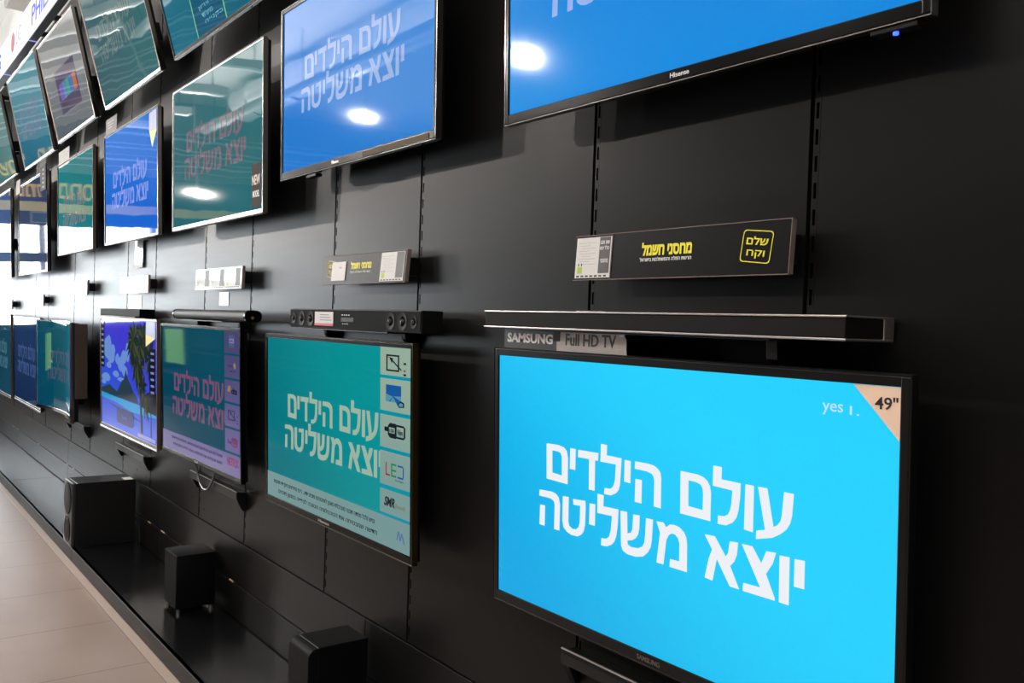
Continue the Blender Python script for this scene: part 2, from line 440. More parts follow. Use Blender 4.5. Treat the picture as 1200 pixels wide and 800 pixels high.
# opposite side, end behind the camera, shop front
b = MB(); b.box(XL, XR, YF - 0.15, YF, 0, CEIL, DARK_WALL)
for k in range(7):
    b.box(XL + 1.2 + 2.4 * k, XL + 1.26 + 2.4 * k, YF, YF + 0.05, 0, CEIL, STEEL_BLACK)
structure(b, 'wall_right')
b = MB(); b.box(XR, XR + 0.15, YF, 0.1, 0, CEIL, DARK_WALL); structure(b, 'wall_front')
b = MB()
b.box(XL - 0.15, XL, YF, 0.1, WIN_TOP, CEIL, mat('navy_fascia', rgb(34, 42, 58), 0.55))
b.box(XL - 0.15, XL, YF, -8.9, 0, WIN_TOP, DARK_WALL)
b.box(XL - 0.15, XL, -8.9, -0.12, 0, SILL, mat('slate_sill_wall', rgb(60, 68, 76), 0.6))
b.box(XL - 0.001, XL + 0.008, -8.9, -0.12, 3.48, CEIL, mat('grey_fascia_panel', rgb(150, 146, 142), 0.6))
for z, h_ in ((3.60, .012), (3.70, .03), (3.79, .012), (3.90, .025), (3.97, .02), (4.12, .04), (4.22, .012)): b.box(XL - 0.001, XL + 0.02, -8.9, -0.12, z, z + h_, mat('pale_fascia_rib', rgb(232, 234, 236), 0.5))
b.box(XL - 0.15, XL, -0.12, 0.1, 0, WIN_TOP, DARK_WALL)
structure(b, 'wall_back')
FRAME_GREY = mat('grey_aluminium', rgb(96, 106, 122), 0.4, 0.3)
b = MB()
for y in (-8.9, -6.9, -4.9, -2.9, -1.27, -0.14):
    b.box(XL - 0.13, XL - 0.02, y - 0.04, y + 0.04, SILL, WIN_TOP, FRAME_GREY)
b.box(XL - 0.12, XL - 0.03, -8.9, -0.12, 2.10, 2.24, FRAME_GREY)
b.box(XL - 0.12, XL - 0.03, -8.9, -0.12, SILL, SILL + 0.09, FRAME_GREY)
win = b.build('window_1'); win['kind'] = 'structure'
GLASS = bpy.data.materials.new('window_glass'); GLASS.use_nodes = True
t_ = GLASS.node_tree; t_.nodes.clear()
o_ = t_.nodes.new('ShaderNodeOutputMaterial'); mx_ = t_.nodes.new('ShaderNodeMixShader')
tr_ = t_.nodes.new('ShaderNodeBsdfTransparent'); gl_ = t_.nodes.new('ShaderNodeBsdfGlossy'); gl_.inputs['Roughness'].default_value = 0.02
mx_.inputs[0].default_value = 0.06
t_.links.new(tr_.outputs[0], mx_.inputs[1]); t_.links.new(gl_.outputs[0], mx_.inputs[2]); t_.links.new(mx_.outputs[0], o_.inputs[0])
b = MB(); b.box(XL - 0.078, XL - 0.072, -8.9, -0.12, SILL, WIN_TOP, GLASS); b.build('glass_pane', win)
YB = mat('yellow_fascia_band', rgb(225, 205, 120), 0.5, emit=rgb(225, 205, 120), strength=0.35)
b = MB(); b.box(XL + 0.002, XL + 0.03, -8.9, -0.12, 2.86, 3.0, YB)
tagged(b.build('fascia_band'), 'yellow band across the navy fascia over the shop front glass', 'sign')
# mirrored lettering of the shop sign as seen from inside the glass front
def fascia_word(word, y0, y1, z0, z1):
    o = text(heb(word), 'fascia_lettering', YB, None, y0, z0, y1 - y0, z1 - z0, 0.0, 0.02, 0.006)
    for v in o.data.vertices:
        v.co = (XL + 0.004 + abs(v.co.y), v.co.x, v.co.z)
    return o
tagged(fascia_word('מחסני', -2.15, -1.5, 3.07, 3.32), 'yellow shop name word on the navy fascia, farther from the television wall', 'sign lettering')
tagged(fascia_word('חשמל', -1.32, -0.75, 3.07, 3.32), 'yellow shop name word on the navy fascia, nearer the television wall', 'sign lettering')

# low plinth along the wall and the tile border in front of it
b = MB(); b.box(XL, XR, -0.401, -0.361, -0.02, 0.0012, mat('border_tile', (0.50, 0.40, 0.335, 1), 0.3)); structure(b, 'trim_1')
px = [XL + 0.02, -10.44, -8.0, -5.55, -3.1, -0.65, 1.8, XR]
plabels = ['black display plinth at the far end of the wall, mostly out of sight', 'black display plinth along the far wall past the corner of the floor',
           'black display plinth holding the tall twin ported subwoofer at its right end', 'black display plinth carrying the footed subwoofer',
           'black display plinth carrying the round edged subwoofer', 'black display plinth below the copper stickered television', 'black display plinth behind the photographer']
for (x0, x1), lb in zip(zip(px[:-1], px[1:]), plabels):
    if x0 > 1.0: continue
    t = thing('display_plinth', lb, 'plinth', ((x0 + x1) / 2, -0.18, 0.0), group=None)
    hw = (x1 - x0) / 2 - 0.0025
    b = MB(); b.box(-hw, hw, -0.177, 0.176, 0.052, 0.077, PLINTH, 0.002, 1); b.build('top_board', t)
    b = MB(); b.box(-hw, hw, -0.180, -0.160, 0.0015, 0.077, mat('plinth_face_board', (0.014, 0.012, 0.011, 1), 0.5, 0, 0.15), 0.0015, 1); b.build('front_board', t)
    b = MB(); b.box(-hw, hw, 0.15, 0.17, 0.0, 0.052, PLINTH); b.build('rear_rail', t)

# ceiling beam seen over the lit sign, duct, strip lights with added fill, spots
b = MB(); b.box(-9.77, -8.2, -0.24, -0.002, 4.31, CEIL - 0.0, BEAM, 0.01, 1); structure(b, 'trim_2')
DUCT = mat('white_duct_metal', (0.82, 0.83, 0.85, 1), 0.35, 0.2)
t = thing('ventilation_duct', 'long round white ventilation duct under the ceiling, mirrored in the upper screens', 'duct', (-8, -3.75, 4.44))
b = MB(); b.cyl((-5.2, 0, 0), (6.5, 0, 0), 0.24, DUCT, seg=40); b.build('pipe', t, True)
for k in range(9):
    b = MB(); b.cyl((-4.6 + 1.3 * k, 0, 0), (-4.54 + 1.3 * k, 0, 0), 0.262, DUCT, seg=40); b.build('collar', t, True)
for k in range(3):
    b = MB(); b.cyl((-4 + 4 * k, 0, 0.2), (-4 + 4 * k, 0, CEIL - 4.44), 0.008, STEEL_BLACK); b.build('hanger', t)
E_ = (1.0, 0.96, 0.91, 1)
STRIP = mat('fluorescent_diffuser', (0.9, 0.9, 0.9, 1), 0.4, emit=E_, strength=0.7)
STRIP_DIM = mat('dim_diffuser', (0.9, 0.9, 0.9, 1), 0.4, emit=E_, strength=0.25)
STRIP_UP = mat('added_uplight_diffuser', (0.9, 0.9, 0.9, 1), 0.4, emit=E_, strength=32.0)  # upward glow added to brighten the ceiling and the duct
STRIP_NEAR = mat('fill_diffuser', (0.9, 0.9, 0.9, 1), 0.4, emit=E_, strength=7.5)
for k, x in enumerate((-13.8, -12.4, -11.0, -9.6, -2.6, -0.9, 0.8, 2.5)):  # the nearer half is added fill light, kept out of the screen reflections
    z = 4.06
    t = thing('strip_light', 'hanging fluorescent strip light across the ceiling, ' + ['first', 'second', 'third', 'fourth', 'added fill, fifth', 'added fill, sixth', 'added fill, seventh', 'added fill, eighth'][k] + ' from the shop front', 'ceiling light', (x, -1.9 if k < 4 else -4.9, z), group='ceiling strip lights')
    w_, hl = (0.05, 0.8) if k < 4 else (0.16, 3.6)
    b = MB(); b.box(-w_, w_, -hl, hl, -0.015, 0.015, PLASTER, 0.004, 1)
    for q in (-1, 1):
        b.box(q * w_ - .004, q * w_ + .004, -hl, hl, -.015, .075, PLASTER); b.box(-w_, w_, q * hl - .004, q * hl + .004, -.015, .075, PLASTER)
    b.build('housing', t)
    b = MB(); b.box(-w_ + .01, w_ - .01, -hl + .05, hl - .05, -0.035, -0.016, STRIP if k < 4 else STRIP_NEAR); b.build('lower_diffuser', t)
    b = MB(); b.box(-w_ + .01, w_ - .01, -hl + .05, hl - .05, 0.016, 0.035, STRIP_UP if k < 4 else STRIP_NEAR); b.build('added_upper_glow', t)
    for q in (-hl * .8, hl * .8):
        b = MB(); b.cyl((0, q, 0.03), (0, q, CEIL - z), 0.006, STEEL_BLACK, seg=8); b.build('hanger', t)
t = thing('added_duct_light', 'long thin light added below the round duct to brighten it, mirrored in the upper screens', 'ceiling light', (-10.0, -3.25, 4.05))  # added to light the duct side that the upper screens reflect
b = MB(); b.box(-3.6, 3.6, -0.05, 0.05, -0.015, 0.015, PLASTER, 0.004, 1)
for q in (-1, 1): b.box(-3.6, 3.6, q * .05 - .004, q * .05 + .004, -.015, .06, PLASTER)
b.build('housing', t)
b = MB(); b.box(-3.55, 3.55, -0.04, 0.04, -0.03, -0.016, STRIP_DIM); b.build('lower_diffuser', t)
b = MB(); b.box(-3.55, 3.55, -0.04, 0.04, 0.016, 0.03, STRIP_UP); b.build('added_upper_glow', t)
for q in (-3, 0, 3):
    b = MB(); b.cyl((q, 0, 0.03), (q, 0, CEIL - 4.05), 0.006, STEEL_BLACK, seg=8); b.build('hanger', t)
# added shelf-shaped blocker: keeps window sheen off the lower wall and screens
t = thing('added_shelf_blocker', 'dark shelf shape added across the aisle to block window sheen, only mirrored in the lower screens', 'shelf unit', (-9.0, -2.75, 0))
b = MB(); b.box(-4.3, 4.3, -0.42, 0.42, 0, 0.12, STEEL_BLACK, 0.004, 1); b.build('base', t)
b = MB(); b.box(-4.3, 4.3, -0.02, 0.02, 0.12, 1.36, DARK_WALL, 0.003, 1); b.build('back_panel', t)
for z in (0.45, 0.78, 1.10, 1.345):
    b = MB(); b.box(-4.3, 4.3, -0.38, 0.38, z, z + 0.025, DARK_WALL, 0.003, 1); b.build('shelf_board', t)
for q in (-4.29, -1.43, 1.43, 4.29):
    b = MB(); b.box(q - 0.02, q + 0.02, -0.40, 0.40, 0.12, 1.36, STEEL_BLACK, 0.003, 1); b.build('side_panel', t)
t = thing('added_glow_panel', 'lime green glowing panel added on the dark shelf shape for its screen reflection', 'sign', (-12.13, -2.322, 0.60))  # added glow that gives the third lower screen its green reflection
b = MB(); b.box(-.43, .43, -.008, .004, 0, .50, STEEL_BLACK, .002, 1); b.build('frame', t)
b = MB(); b.box(-.41, .41, .0041, .008, .02, .48, mat('lime_lit_face', (.2, .2, .1, 1), .4, emit=(.42, .95, .16, 1), strength=1.4)); b.build('lit_face', t)
t = thing('window_poster', 'small teal poster with a pale edge hung above the shop front glass', 'poster', (XL + .002, -1.27, 2.68))
b = MB(); b.box(0, .006, -.16, .15, 0, .175, mat('poster_edge', rgb(190, 205, 215), .5)); b.build('sheet', t)
b = MB(); b.box(.0061, .008, -.14, .13, .02, .155, mat('poster_teal', rgb(60, 110, 135), .5)); b.build('picture', t)
LAMP_FACE = mat('spot_lamp_face', (0.9, 0.9, 0.9, 1), 0.4, emit=(1.0, 0.88, 0.74, 1), strength=45.0)
for k, ((x, y, z), pw) in enumerate(zip(SPOTS, SPOT_POWER)):
    t = thing('track_spot', 'white ceiling track spot lamp, ' + ['nearest the shop front', 'third from the shop front', 'closest to the television wall', 'nearest the photographer', 'hung low before the shop front fascia'][k], 'spot lamp', (x, y, z), group='track spot lamps')
    d = (Vector((-2.6 - 0.35 * k if k != 2 else -4.2, 0, 2.2)) - Vector((x, y, z))).normalized()
    b = MB(); b.cyl((0, 0, 0), tuple(-d * 0.22), 0.07, PLASTER, 0.06); b.build('lamp_body', t, True, bend=lambda v: Vector((v.x * (2.2 if k < 2 else .9), v.y, v.z)))
    b = MB(); b.cyl(tuple(-d * 0.11), (-d.x * 0.11, -d.y * 0.11, CEIL - z), 0.012, PLASTER); b.build('stem', t)
    b = MB(); b.cyl(tuple(d * 0.001), tuple(d * 0.006), 0.06, LAMP_FACE)
    b.build('lamp_face', t, bend=lambda v: Vector((v.x * (2.2 if k < 2 else .35), v.y, v.z * (.5 if k < 2 else .35))))
    L = bpy.data.lights.new('track_spot_beam', 'SPOT')
    L.energy = pw; L.color = (1.0, 0.92, 0.84); L.spot_size = R(95); L.spot_blend = 0.6; L.shadow_soft_size = 0.035
    lo = bpy.data.objects.new('track_spot_beam', L); COL.objects.link(lo)
    lo.parent = t
    lo.location = d * 0.02
    lo.rotation_euler = Vector((0, 0, -1)).rotation_difference(d).to_euler()

# ------------------------------------------------------------------ slotted uprights
for i, x in enumerate(UPRIGHTS[:14]):
    b = MB()
    z0, z1 = 0.437, 3.30
    b.box(x - 0.0105, x - 0.003, 0.012, 0.0235, z0, z1, GAP)
    b.box(x - 0.003, x + 0.001, 0.0008, 0.0235, z0, z1, BLACK_LAM)
    b.box(x + 0.0072, x + 0.0105, 0.0008, 0.0235, z0, z1, BLACK_LAM)
    z = z0
    while z < z1 - 0.05:
        b.box(x + 0.001, x + 0.0072, 0.0008, 0.008, z, z + 0.020, BLACK_LAM)
        b.box(x + 0.0055, x + 0.0075, 0.0032, 0.009, z + 0.021, z + 0.049, SLOT_EDGE)
        z += 0.05
    names = ['right of the nearest price strip', 'left of the nearest price strip', 'right of the second price strip', 'left of the second price strip',
             'right of the third price strip', 'left of the third price strip', 'right of the fourth price strip', 'left of the fourth price strip',
             'right of the fifth price strip', 'left of the fifth price strip', 'right of the sixth price strip', 'left of the sixth price strip', 'right of the farthest price strip', 'left of the farthest price strip']
    tagged(b.build('slotted_upright'), 'black slotted upright in the wall joint, ' + names[i], 'upright', 'slotted uprights in the wall')

# ------------------------------------------------------------------ televisions
def tv(label, x, y, z, w, h, tilt, scr, bez=(0.012, 0.012, 0.012, 0.02), frame=GLOSS_BLACK, rim=None, depth=0.05, logo=None, group=None, rim_w=0.003, wallgap=None, back=True, recess=0.004):
    """x: left edge, y: distance of the bottom front edge from the wall, z: bottom edge. Returns (thing, screen, screen width, screen height)"""
    root = thing('television', label, 'television', (x, -y, z), (tilt, 0, 0), group)
    l, r, t, bt = bez
    rim = rim or frame
    # picture frame with a rounded outer lip
    b = MB()
    b.box(0, l, 0, 0.016, 0, h, frame, 0.0025)
    b.box(w - r, w, 0, 0.016, 0, h, frame, 0.0025)
    b.box(l - 0.002, w - r + 0.002, 0.0003, 0.016, h - t, h, frame, 0.002)
    b.box(l - 0.002, w - r + 0.002, 0.0003, 0.016, 0, bt, frame, 0.002)
    b.build('bezel', root)
    b = MB()
    e = rim_w
    b.box(-e, 0.0, -0.0008, 0.02, -e, h + e, rim, 0.0008, 1)
    b.box(w, w + e, -0.0008, 0.02, -e, h + e, rim, 0.0008, 1)
    b.box(0.0, w, -0.0008, 0.02, h, h + e, rim, 0.0008, 1)
    b.box(0.0, w, -0.0008, 0.02, -e, 0.0, rim, 0.0008, 1)
    b.build('trim_rim', root)
    b = MB()
    b.box(0.004, w - 0.004, 0.016, depth * 0.6, 0.004, h - 0.004, MATTE_BLACK, 0.004)
    b.box(w * 0.12, w * 0.88, depth * 0.6 - 0.004, depth, h * 0.10, h * 0.72, MATTE_BLACK, 0.012)
    b.build('rear_cover', root)
    sw, sh = w - l - r, h - t - bt
    so = MB(); so.box(0, sw, 0.0, 0.008, 0, sh, scr)
    s = so.build('screen', root)
    s.location = (l, recess, bt)
    # wall bracket between cover and panel, upright in the room
    zc = h * 0.42
    yc = (y + (h * math.sin(tilt)) * 0.42)       # distance of mid height from the wall
    g = max(0.004, (yc - depth * math.cos(tilt)) / math.cos(tilt) - 0.006 - 0.05 * math.sin(tilt))
    for q in (0.36, 0.60):
        b = MB(); b.box(w * q, w * q + 0.04, depth - 0.003, depth + g, zc - 0.05, zc + 0.05, STEEL_BLACK); b.build('wall_bracket', root)
    if logo:
        body, lx, lw, lm = logo
        text(body, 'maker_logo', lm, root, w * lx, bt * 0.28, lw, bt * 0.42, -0.0006, 0.01)
    return root, s, sw, sh
def P(u, v, sw, sh):
    return (u * sw, sh + v * sh)
def rect(mb, u0, u1, v0, v1, sw, sh, y, m, th=0.0004):
    a = P(u0, v0, sw, sh); c = P(u1, v1, sw, sh)
    mb.box(min(a[0], c[0]), max(a[0], c[0]), y, y + th, min(a[1], c[1]), max(a[1], c[1]), m)

# ---- nearest lower television: bright cyan picture, copper size sticker
SAM_SCR = screen_mat('cyan_picture', rgb(0, 165, 228), rgb(34, 208, 255), 0.22, 0.25, angle=0.55)
SAM_TXT = glow('white_slogan', rgb(236, 240, 246), 0.25, 0.25)
DKGREY = add_noise_bump(mat('dark_grey_bezel', (0.006, 0.006, 0.0065, 1), 0.35, 0, 0.25), (300, 300, 300), 0.1, 0.0004)
root, s, sw, sh = tv('nearest lower television, bright cyan screen with a copper corner sticker', -1.832, 0.088, 0.745, 1.108, 0.646, 0.0367, SAM_SCR,
                     (0.0165, 0.017, 0.0175, 0.0245), DKGREY, DKGREY, 0.06, ('SAMSUNG', 0.468, 0.065, mat('dim_logo', rgb(120, 110, 104), 0.4, 0.4)))
slogan(SAM_TXT, s, sw, sh, -0.0006)
text('yes', 'channel_logo', glow('channel_logo_white', rgb(190, 225, 250), 0.25, 0.25), s, 0.869 * sw, sh - 0.095 * sh, 0.036 * sw, 0.034 * sh, -0.0006, 0.0)
text('1.', 'channel_number', glow('channel_logo_white', rgb(190, 225, 250), 0.25, 0.25), s, 0.917 * sw, sh - 0.088 * sh, 0.016 * sw, 0.025 * sh, -0.0006, 0.0)
b = MB(); b.poly([P(0.922, -0.001, sw, sh), P(0.9995, -0.001, sw, sh), P(0.9995, -0.145, sw, sh)], -0.0012, 0.0010, COPPER)
st = b.build('size_sticker', s)
st['label'] = 'copper triangular size sticker'
text('49"', 'size_number', DARK_PRINT, s, 0.9590 * sw, sh - 0.0640 * sh, 0.0370 * sw, 0.035 * sh, -0.0016, 0.012)

# ---- second lower television: teal picture with a feature column
HIS_SCR = screen_mat('teal_picture', rgb(0, 110, 122), rgb(0, 142, 146), 0.06, 0.14, wave=0.0006, angle=0.3)
PALE = screen_mat('pale_green_picture', rgb(112, 146, 146), rgb(146, 170, 152), 0.08, 0.14, angle=R(90))
TEAL = glow('teal_picture_flat', rgb(0, 140, 160), 0.08, 0.14)
INK = glow('picture_ink', rgb(22, 30, 34), 0.1, 0.14)
FONT_GREY = glow('caption_ink', rgb(70, 92, 92), 0.1, 0.14)
DARKGOLD = mat('dark_gold_edge', (0.05, 0.036, 0.012, 1), 0.3, 0.6)
root, s, sw, sh = tv('second lower television, teal slogan picture with a pale column of feature icons', -3.364, 0.09, 0.728, 1.122, 0.656, 0.032, HIS_SCR,
                     (0.0125, 0.0125, 0.0135, 0.024), GLOSS_BLACK, DARKGOLD, 0.055, ('Hisense', 0.43, 0.085, mat('silver_logo', rgb(215, 210, 200), 0.3, 0.6)))
slogan(glow('pale_slogan', rgb(152, 178, 160), 0.08, 0.14), s, sw, sh, -0.0006)
b = MB()
CELLS = [(0.0, -0.140), (-0.156, -0.318), (-0.338, -0.503), (-0.521, -0.690), (-0.712, -0.833)]
for v0, v1 in CELLS: rect(b, 0.831, 1.0, v0, v1, sw, sh, -0.0014, PALE)
rect(b, 0, 1, -0.848, -1.0, sw, sh, -0.0014, PALE)
b.build('info_panel', s)
for v0, v1 in zip([c[1] for c in CELLS], [c[0] for c in CELLS[1:]] + [-0.848]):
    b = MB(); rect(b, 0.831, 1.0, v0, v1, sw, sh, -0.0012, TEAL); b.build('panel_gap', s)
def caption(s, sw, sh, m, lines):
    for body, u0, u1, v0, v1 in lines:
        text(body, 'caption_text', m, s, u0 * sw, sh + v1 * sh, (u1 - u0) * sw, (v0 - v1) * sh, -0.0022, 0.006)
LINE1 = heb('נגיש ולכל מרדה תכנה מערבלת סאטן לאינטרנט ותכים יודע , ריבוי מפריצים ניסן ידי תוכנות')
LINE2 = heb('חדשה שמבטיחה את הטכנולוגיה הטובה לצפייה במגוון תכנים')
caption(s, sw, sh, INK, [(LINE1, 0.06, 0.80, -0.884, -0.918), (LINE2, 0.10, 0.815, -0.938, -0.972)])
def arrow_icon(s, sw, sh, u0, v0, du, dv, ink, red):
    b = MB()
    f = 0.10
    rect(b, u0, u0 + du, v0, v0 - dv * f, sw, sh, -0.0022, ink); rect(b, u0, u0 + du, v0 - dv * (1 - f), v0 - dv, sw, sh, -0.0022, ink)
    rect(b, u0, u0 + du * f, v0, v0 - dv, sw, sh, -0.0022, ink); rect(b, u0 + du * (1 - f), u0 + du, v0, v0 - dv, sw, sh, -0.0022, ink)
    A = lambda a, c: P(u0 + du * a, v0 - dv * c, sw, sh)
    b.poly([A(.24, .15), A(.58, .22), A(.50, .30), A(1.20, .86), A(1.16, .92), A(.47, .39), A(.45, .52)], -0.0028, 0.0005, ink)
    rect(b, u0 + du * 1.33, u0 + du * 1.52, v0 - dv * .42, v0 - dv * .54, sw, sh, -0.0022, ink)
    rect(b, u0 + du * 1.33, u0 + du * 1.52, v0 - dv * 1.08, v0 - dv * 1.20, sw, sh, -0.0022, ink)
    rect(b, u0 + du * 1.35, u0 + du * 1.46, v0 - dv * .84, v0 - dv * .96, sw, sh, -0.0022, red)
    rect(b, u0 + du * .14, u0 + du * .22, v0 - dv * .13, v0 - dv * .19, sw, sh, -0.0022, red)
    return b.build('feature_icon', s)
RED = glow('picture_red', rgb(150, 30, 60), 0.1, 0.14)
arrow_icon(s, sw, sh, 0.866, -0.036, 0.072, 0.082, INK, RED)
BLUE1 = glow('picture_blue', rgb(20, 84, 150), 0.1, 0.14); BLUE2 = glow('picture_light_blue', rgb(80, 140, 165), 0.1, 0.14)
b = MB()
rect(b, 0.865, 0.949, -0.186, -0.270, sw, sh, -0.0020, BLUE1)
b.poly([P(.865, -.232, sw, sh), P(.905, -.243, sw, sh), P(.880, -.270, sw, sh), P(.865, -.270, sw, sh)], -0.0026, 0.0004, BLUE2)
b.poly([P(.906, -.240, sw, sh), P(.949, -.236, sw, sh), P(.949, -.262, sw, sh)], -0.0026, 0.0004, BLUE2)
b.poly([P(.905, -.246, sw, sh), P(.888, -.270, sw, sh), P(.927, -.270, sw, sh)], -0.0026, 0.0004, BLUE2)
b.poly([P(.905, -.238, sw, sh), P(.952, -.262, sw, sh), P(.932, -.284, sw, sh)], -0.0032, 0.0005, BLUE1)
b.poly([P(.950, -.258, sw, sh), P(.968, -.266, sw, sh), P(.968, -.288, sw, sh), P(.940, -.292, sw, sh), P(.932, -.278, sw, sh)], -0.0038, 0.0005, INK)
b.poly([P(.950, -.266, sw, sh), P(.962, -.271, sw, sh), P(.962, -.284, sw, sh), P(.943, -.286, sw, sh), P(.939, -.277, sw, sh)], -0.0044, 0.0005, BLUE2)
b.build('feature_icon', s)
b = MB()
b.poly([P(.857, -.398, sw, sh), P(.878, -.398, sw, sh), P(.878, -.420, sw, sh), P(.857, -.420, sw, sh)], -0.002, 0.0005, INK)
b.poly([P(.876, -.392, sw, sh), P(.888, -.375, sw, sh), P(.922, -.375, sw, sh), P(.922, -.449, sw, sh), P(.888, -.449, sw, sh), P(.876, -.434, sw, sh)], -0.002, 0.0005, INK)
b.poly([P(.920, -.378, sw, sh), P(.962, -.378, sw, sh), P(.972, -.388, sw, sh), P(.972, -.436, sw, sh), P(.962, -.446, sw, sh), P(.920, -.446, sw, sh)], -0.0018, 0.0004, INK)
rect(b, .884, .915, -.397, -.425, sw, sh, -0.0024, PALE)
rect(b, .926, .964, -.388, -.436, sw, sh, -0.0024, PALE)
b.build('feature_icon', s)
text('USB', 'icon_text', INK, s, .887 * sw, sh - .420 * sh, .025 * sw, .017 * sh, -0.003, 0.01)
text('Video', 'icon_text', INK, s, .930 * sw, sh - .425 * sh, .030 * sw, .026 * sh, -0.003, 0.01)
GREEN_ = glow('picture_green', rgb(20, 120, 70), 0.1, .14)
b = MB(); rect(b, .864, .869, -.575, -.640, sw, sh, -.002, RED); rect(b, .864, .889, -.632, -.640, sw, sh, -.0022, RED); b.build('feature_icon', s)
b = MB(); rect(b, .896, .901, -.575, -.640, sw, sh, -.002, GREEN_)
for v in (.575, .604, .632): rect(b, .896, .924, -v, -v - .008, sw, sh, -.0022, GREEN_)
b.build('feature_icon', s)
b = MB(); rect(b, .960, .965, -.583, -.632, sw, sh, -.002, BLUE1)
for v in (.575, .632): rect(b, .932, .962, -v, -v - .008, sw, sh, -.0022, BLUE1)
b.build('feature_icon', s)
text('backlight', 'icon_text', FONT_GREY, s, .920 * sw, sh - .660 * sh, .045 * sw, .012 * sh, -0.002, 0.0)
text('SMR', 'icon_text', INK, s, .856 * sw, sh - .795 * sh, .060 * sw, .048 * sh, -0.002, 0.03, shear=0.25)
text('|Smooth', 'icon_text', glow('picture_olive', rgb(120, 118, 70), 0.1, .14), s, .920 * sw, sh - .798 * sh, .052 * sw, .030 * sh, -0.002, 0.0)
b = MB()
for a_ in ([(.925, -.945), (.931, -.945), (.942, -.90), (.936, -.90)], [(.936, -.90), (.942, -.90), (.950, -.945), (.944, -.945)], [(.944, -.945), (.950, -.945), (.959, -.905), (.953, -.905)], [(.953, -.905), (.959, -.905), (.972, -.955), (.966, -.955)]):
    b.poly([P(u, v, sw, sh) for u, v in a_], -0.002, 0.0004, glow('picture_violet', rgb(92, 104, 152), 0.1, .14))
b.build('feature_icon', s)

# ---- third lower television: dark teal picture, mauve column
LG_SCR = screen_mat('deep_teal_picture', rgb(0, 62, 86), rgb(0, 72, 92), 0.035, 0.14, wave=0.0006, angle=0.2)
MAUVE = screen_mat('mauve_picture', rgb(106, 98, 146), rgb(66, 66, 106), 0.08, 0.14, angle=R(90))
MTXT = glow('rose_slogan', rgb(112, 72, 104), 0.08, 0.14)
MINK = glow('mauve_ink', rgb(52, 46, 84), 0.1, 0.14)
TEAL2 = glow('deep_teal_flat', rgb(0, 74, 98), 0.08, 0.14)
root, s, sw, sh = tv('third lower television, dark teal picture with a mauve icon column', -4.785, 0.09, 0.742, 1.147, 0.655, 0.037, LG_SCR,
                     (0.012, 0.012, 0.012, 0.018), GLOSS_BLACK, GLOSS_BLACK, 0.055, ('LG', 0.47, 0.045, mat('silver_logo', rgb(215, 210, 200), 0.3, 0.6)))
slogan(MTXT, s, sw, sh, -0.0006, dz=-0.035)
b = MB(); b.box(-.003, 1.15, -.001, .012, .6552, .6582, CHROME, .0006, 1); b.build('upper_trim', root)
b = MB()
LC = [(0.0, -0.155), (-0.171, -0.325), (-0.341, -0.492), (-0.508, -0.665), (-0.681, -0.838)]
for v0, v1 in LC: rect(b, 0.834, 1.0, v0, v1, sw, sh, -0.0014, MAUVE)
rect(b, 0, 1, -0.854, -1.0, sw, sh, -0.0014, MAUVE)
b.build('info_panel', s)
for v0, v1 in zip([c[1] for c in LC], [c[0] for c in LC[1:]] + [-0.854]):
    b = MB(); rect(b, 0.834, 1.0, v0, v1, sw, sh, -0.0012, TEAL2); b.build('panel_gap', s)
caption(s, sw, sh, MINK, [(LINE1, 0.14, 0.80, -0.880, -0.912), (LINE2, 0.16, 0.80, -0.930, -0.962)])
b = MB(); rect(b, .885, .945, -.03, -.115, sw, sh, -0.002, glow('picture_slate', rgb(70, 84, 112), .1, .14)); rect(b, .892, .938, -.055, -.085, sw, sh, -0.0024, glow('picture_lilac', rgb(130, 124, 190), .1, .14)); b.build('feature_icon', s)
text('UPS', 'icon_text', MINK, s, .898 * sw, sh - .08 * sh, .034 * sw, .018 * sh, -0.003, 0.01)
text('WebOS', 'icon_text', MINK, s, .872 * sw, sh - .250 * sh, .055 * sw, .016 * sh, -0.002, 0.0)
text('Smart TV', 'icon_text', MINK, s, .895 * sw, sh - .285 * sh, .060 * sw, .014 * sh, -0.002, 0.0)
b = MB(); b.poly([P(.930, -.235, sw, sh), P(.945, -.215, sw, sh), P(.957, -.235, sw, sh), P(.957, -.252, sw, sh), P(.945, -.262, sw, sh)], -0.002, .0004, glow('picture_amber', rgb(150, 120, 70), .1, .14)); b.build('feature_icon', s)
text('dts', 'icon_text', INK, s, .910 * sw, sh - .435 * sh, .060 * sw, .045 * sh, -0.002, 0.03)
b = MB(); b.poly([P(.865, -.420, sw, sh), P(.873, -.385, sw, sh), P(.893, -.378, sw, sh), P(.903, -.400, sw, sh), P(.890, -.425, sw, sh)], -0.002, .0004, glow('picture_amber', rgb(150, 120, 70), .1, .14)); b.build('feature_icon', s)
arrow_icon(s, sw, sh, 0.872, -0.548, 0.07, 0.07, MINK, MINK)
MAG = glow('picture_magenta', rgb(132, 40, 84), .1, .14)
b = MB(); b.poly([P(.905, -.745, sw, sh), P(.918, -.735, sw, sh), P(.960, -.735, sw, sh), P(.970, -.748, sw, sh), P(.970, -.785, sw, sh), P(.957, -.797, sw, sh), P(.915, -.797, sw, sh), P(.905, -.785, sw, sh)], -0.002, .0004, MAG)
b.poly([P(.912, -.750, sw, sh), P(.920, -.742, sw, sh), P(.957, -.742, sw, sh), P(.963, -.750, sw, sh), P(.963, -.780, sw, sh), P(.954, -.788, sw, sh), P(.918, -.788, sw, sh), P(.912, -.780, sw, sh)], -0.0026, .0004, MAUVE)
b.build('feature_icon', s)
text('You', 'icon_text', MINK, s, .862 * sw, sh - .785 * sh, .040 * sw, .030 * sh, -0.002, 0.0)
text('Tube', 'icon_text', MAG, s, .916 * sw, sh - .780 * sh, .044 * sw, .026 * sh, -0.003, 0.01)
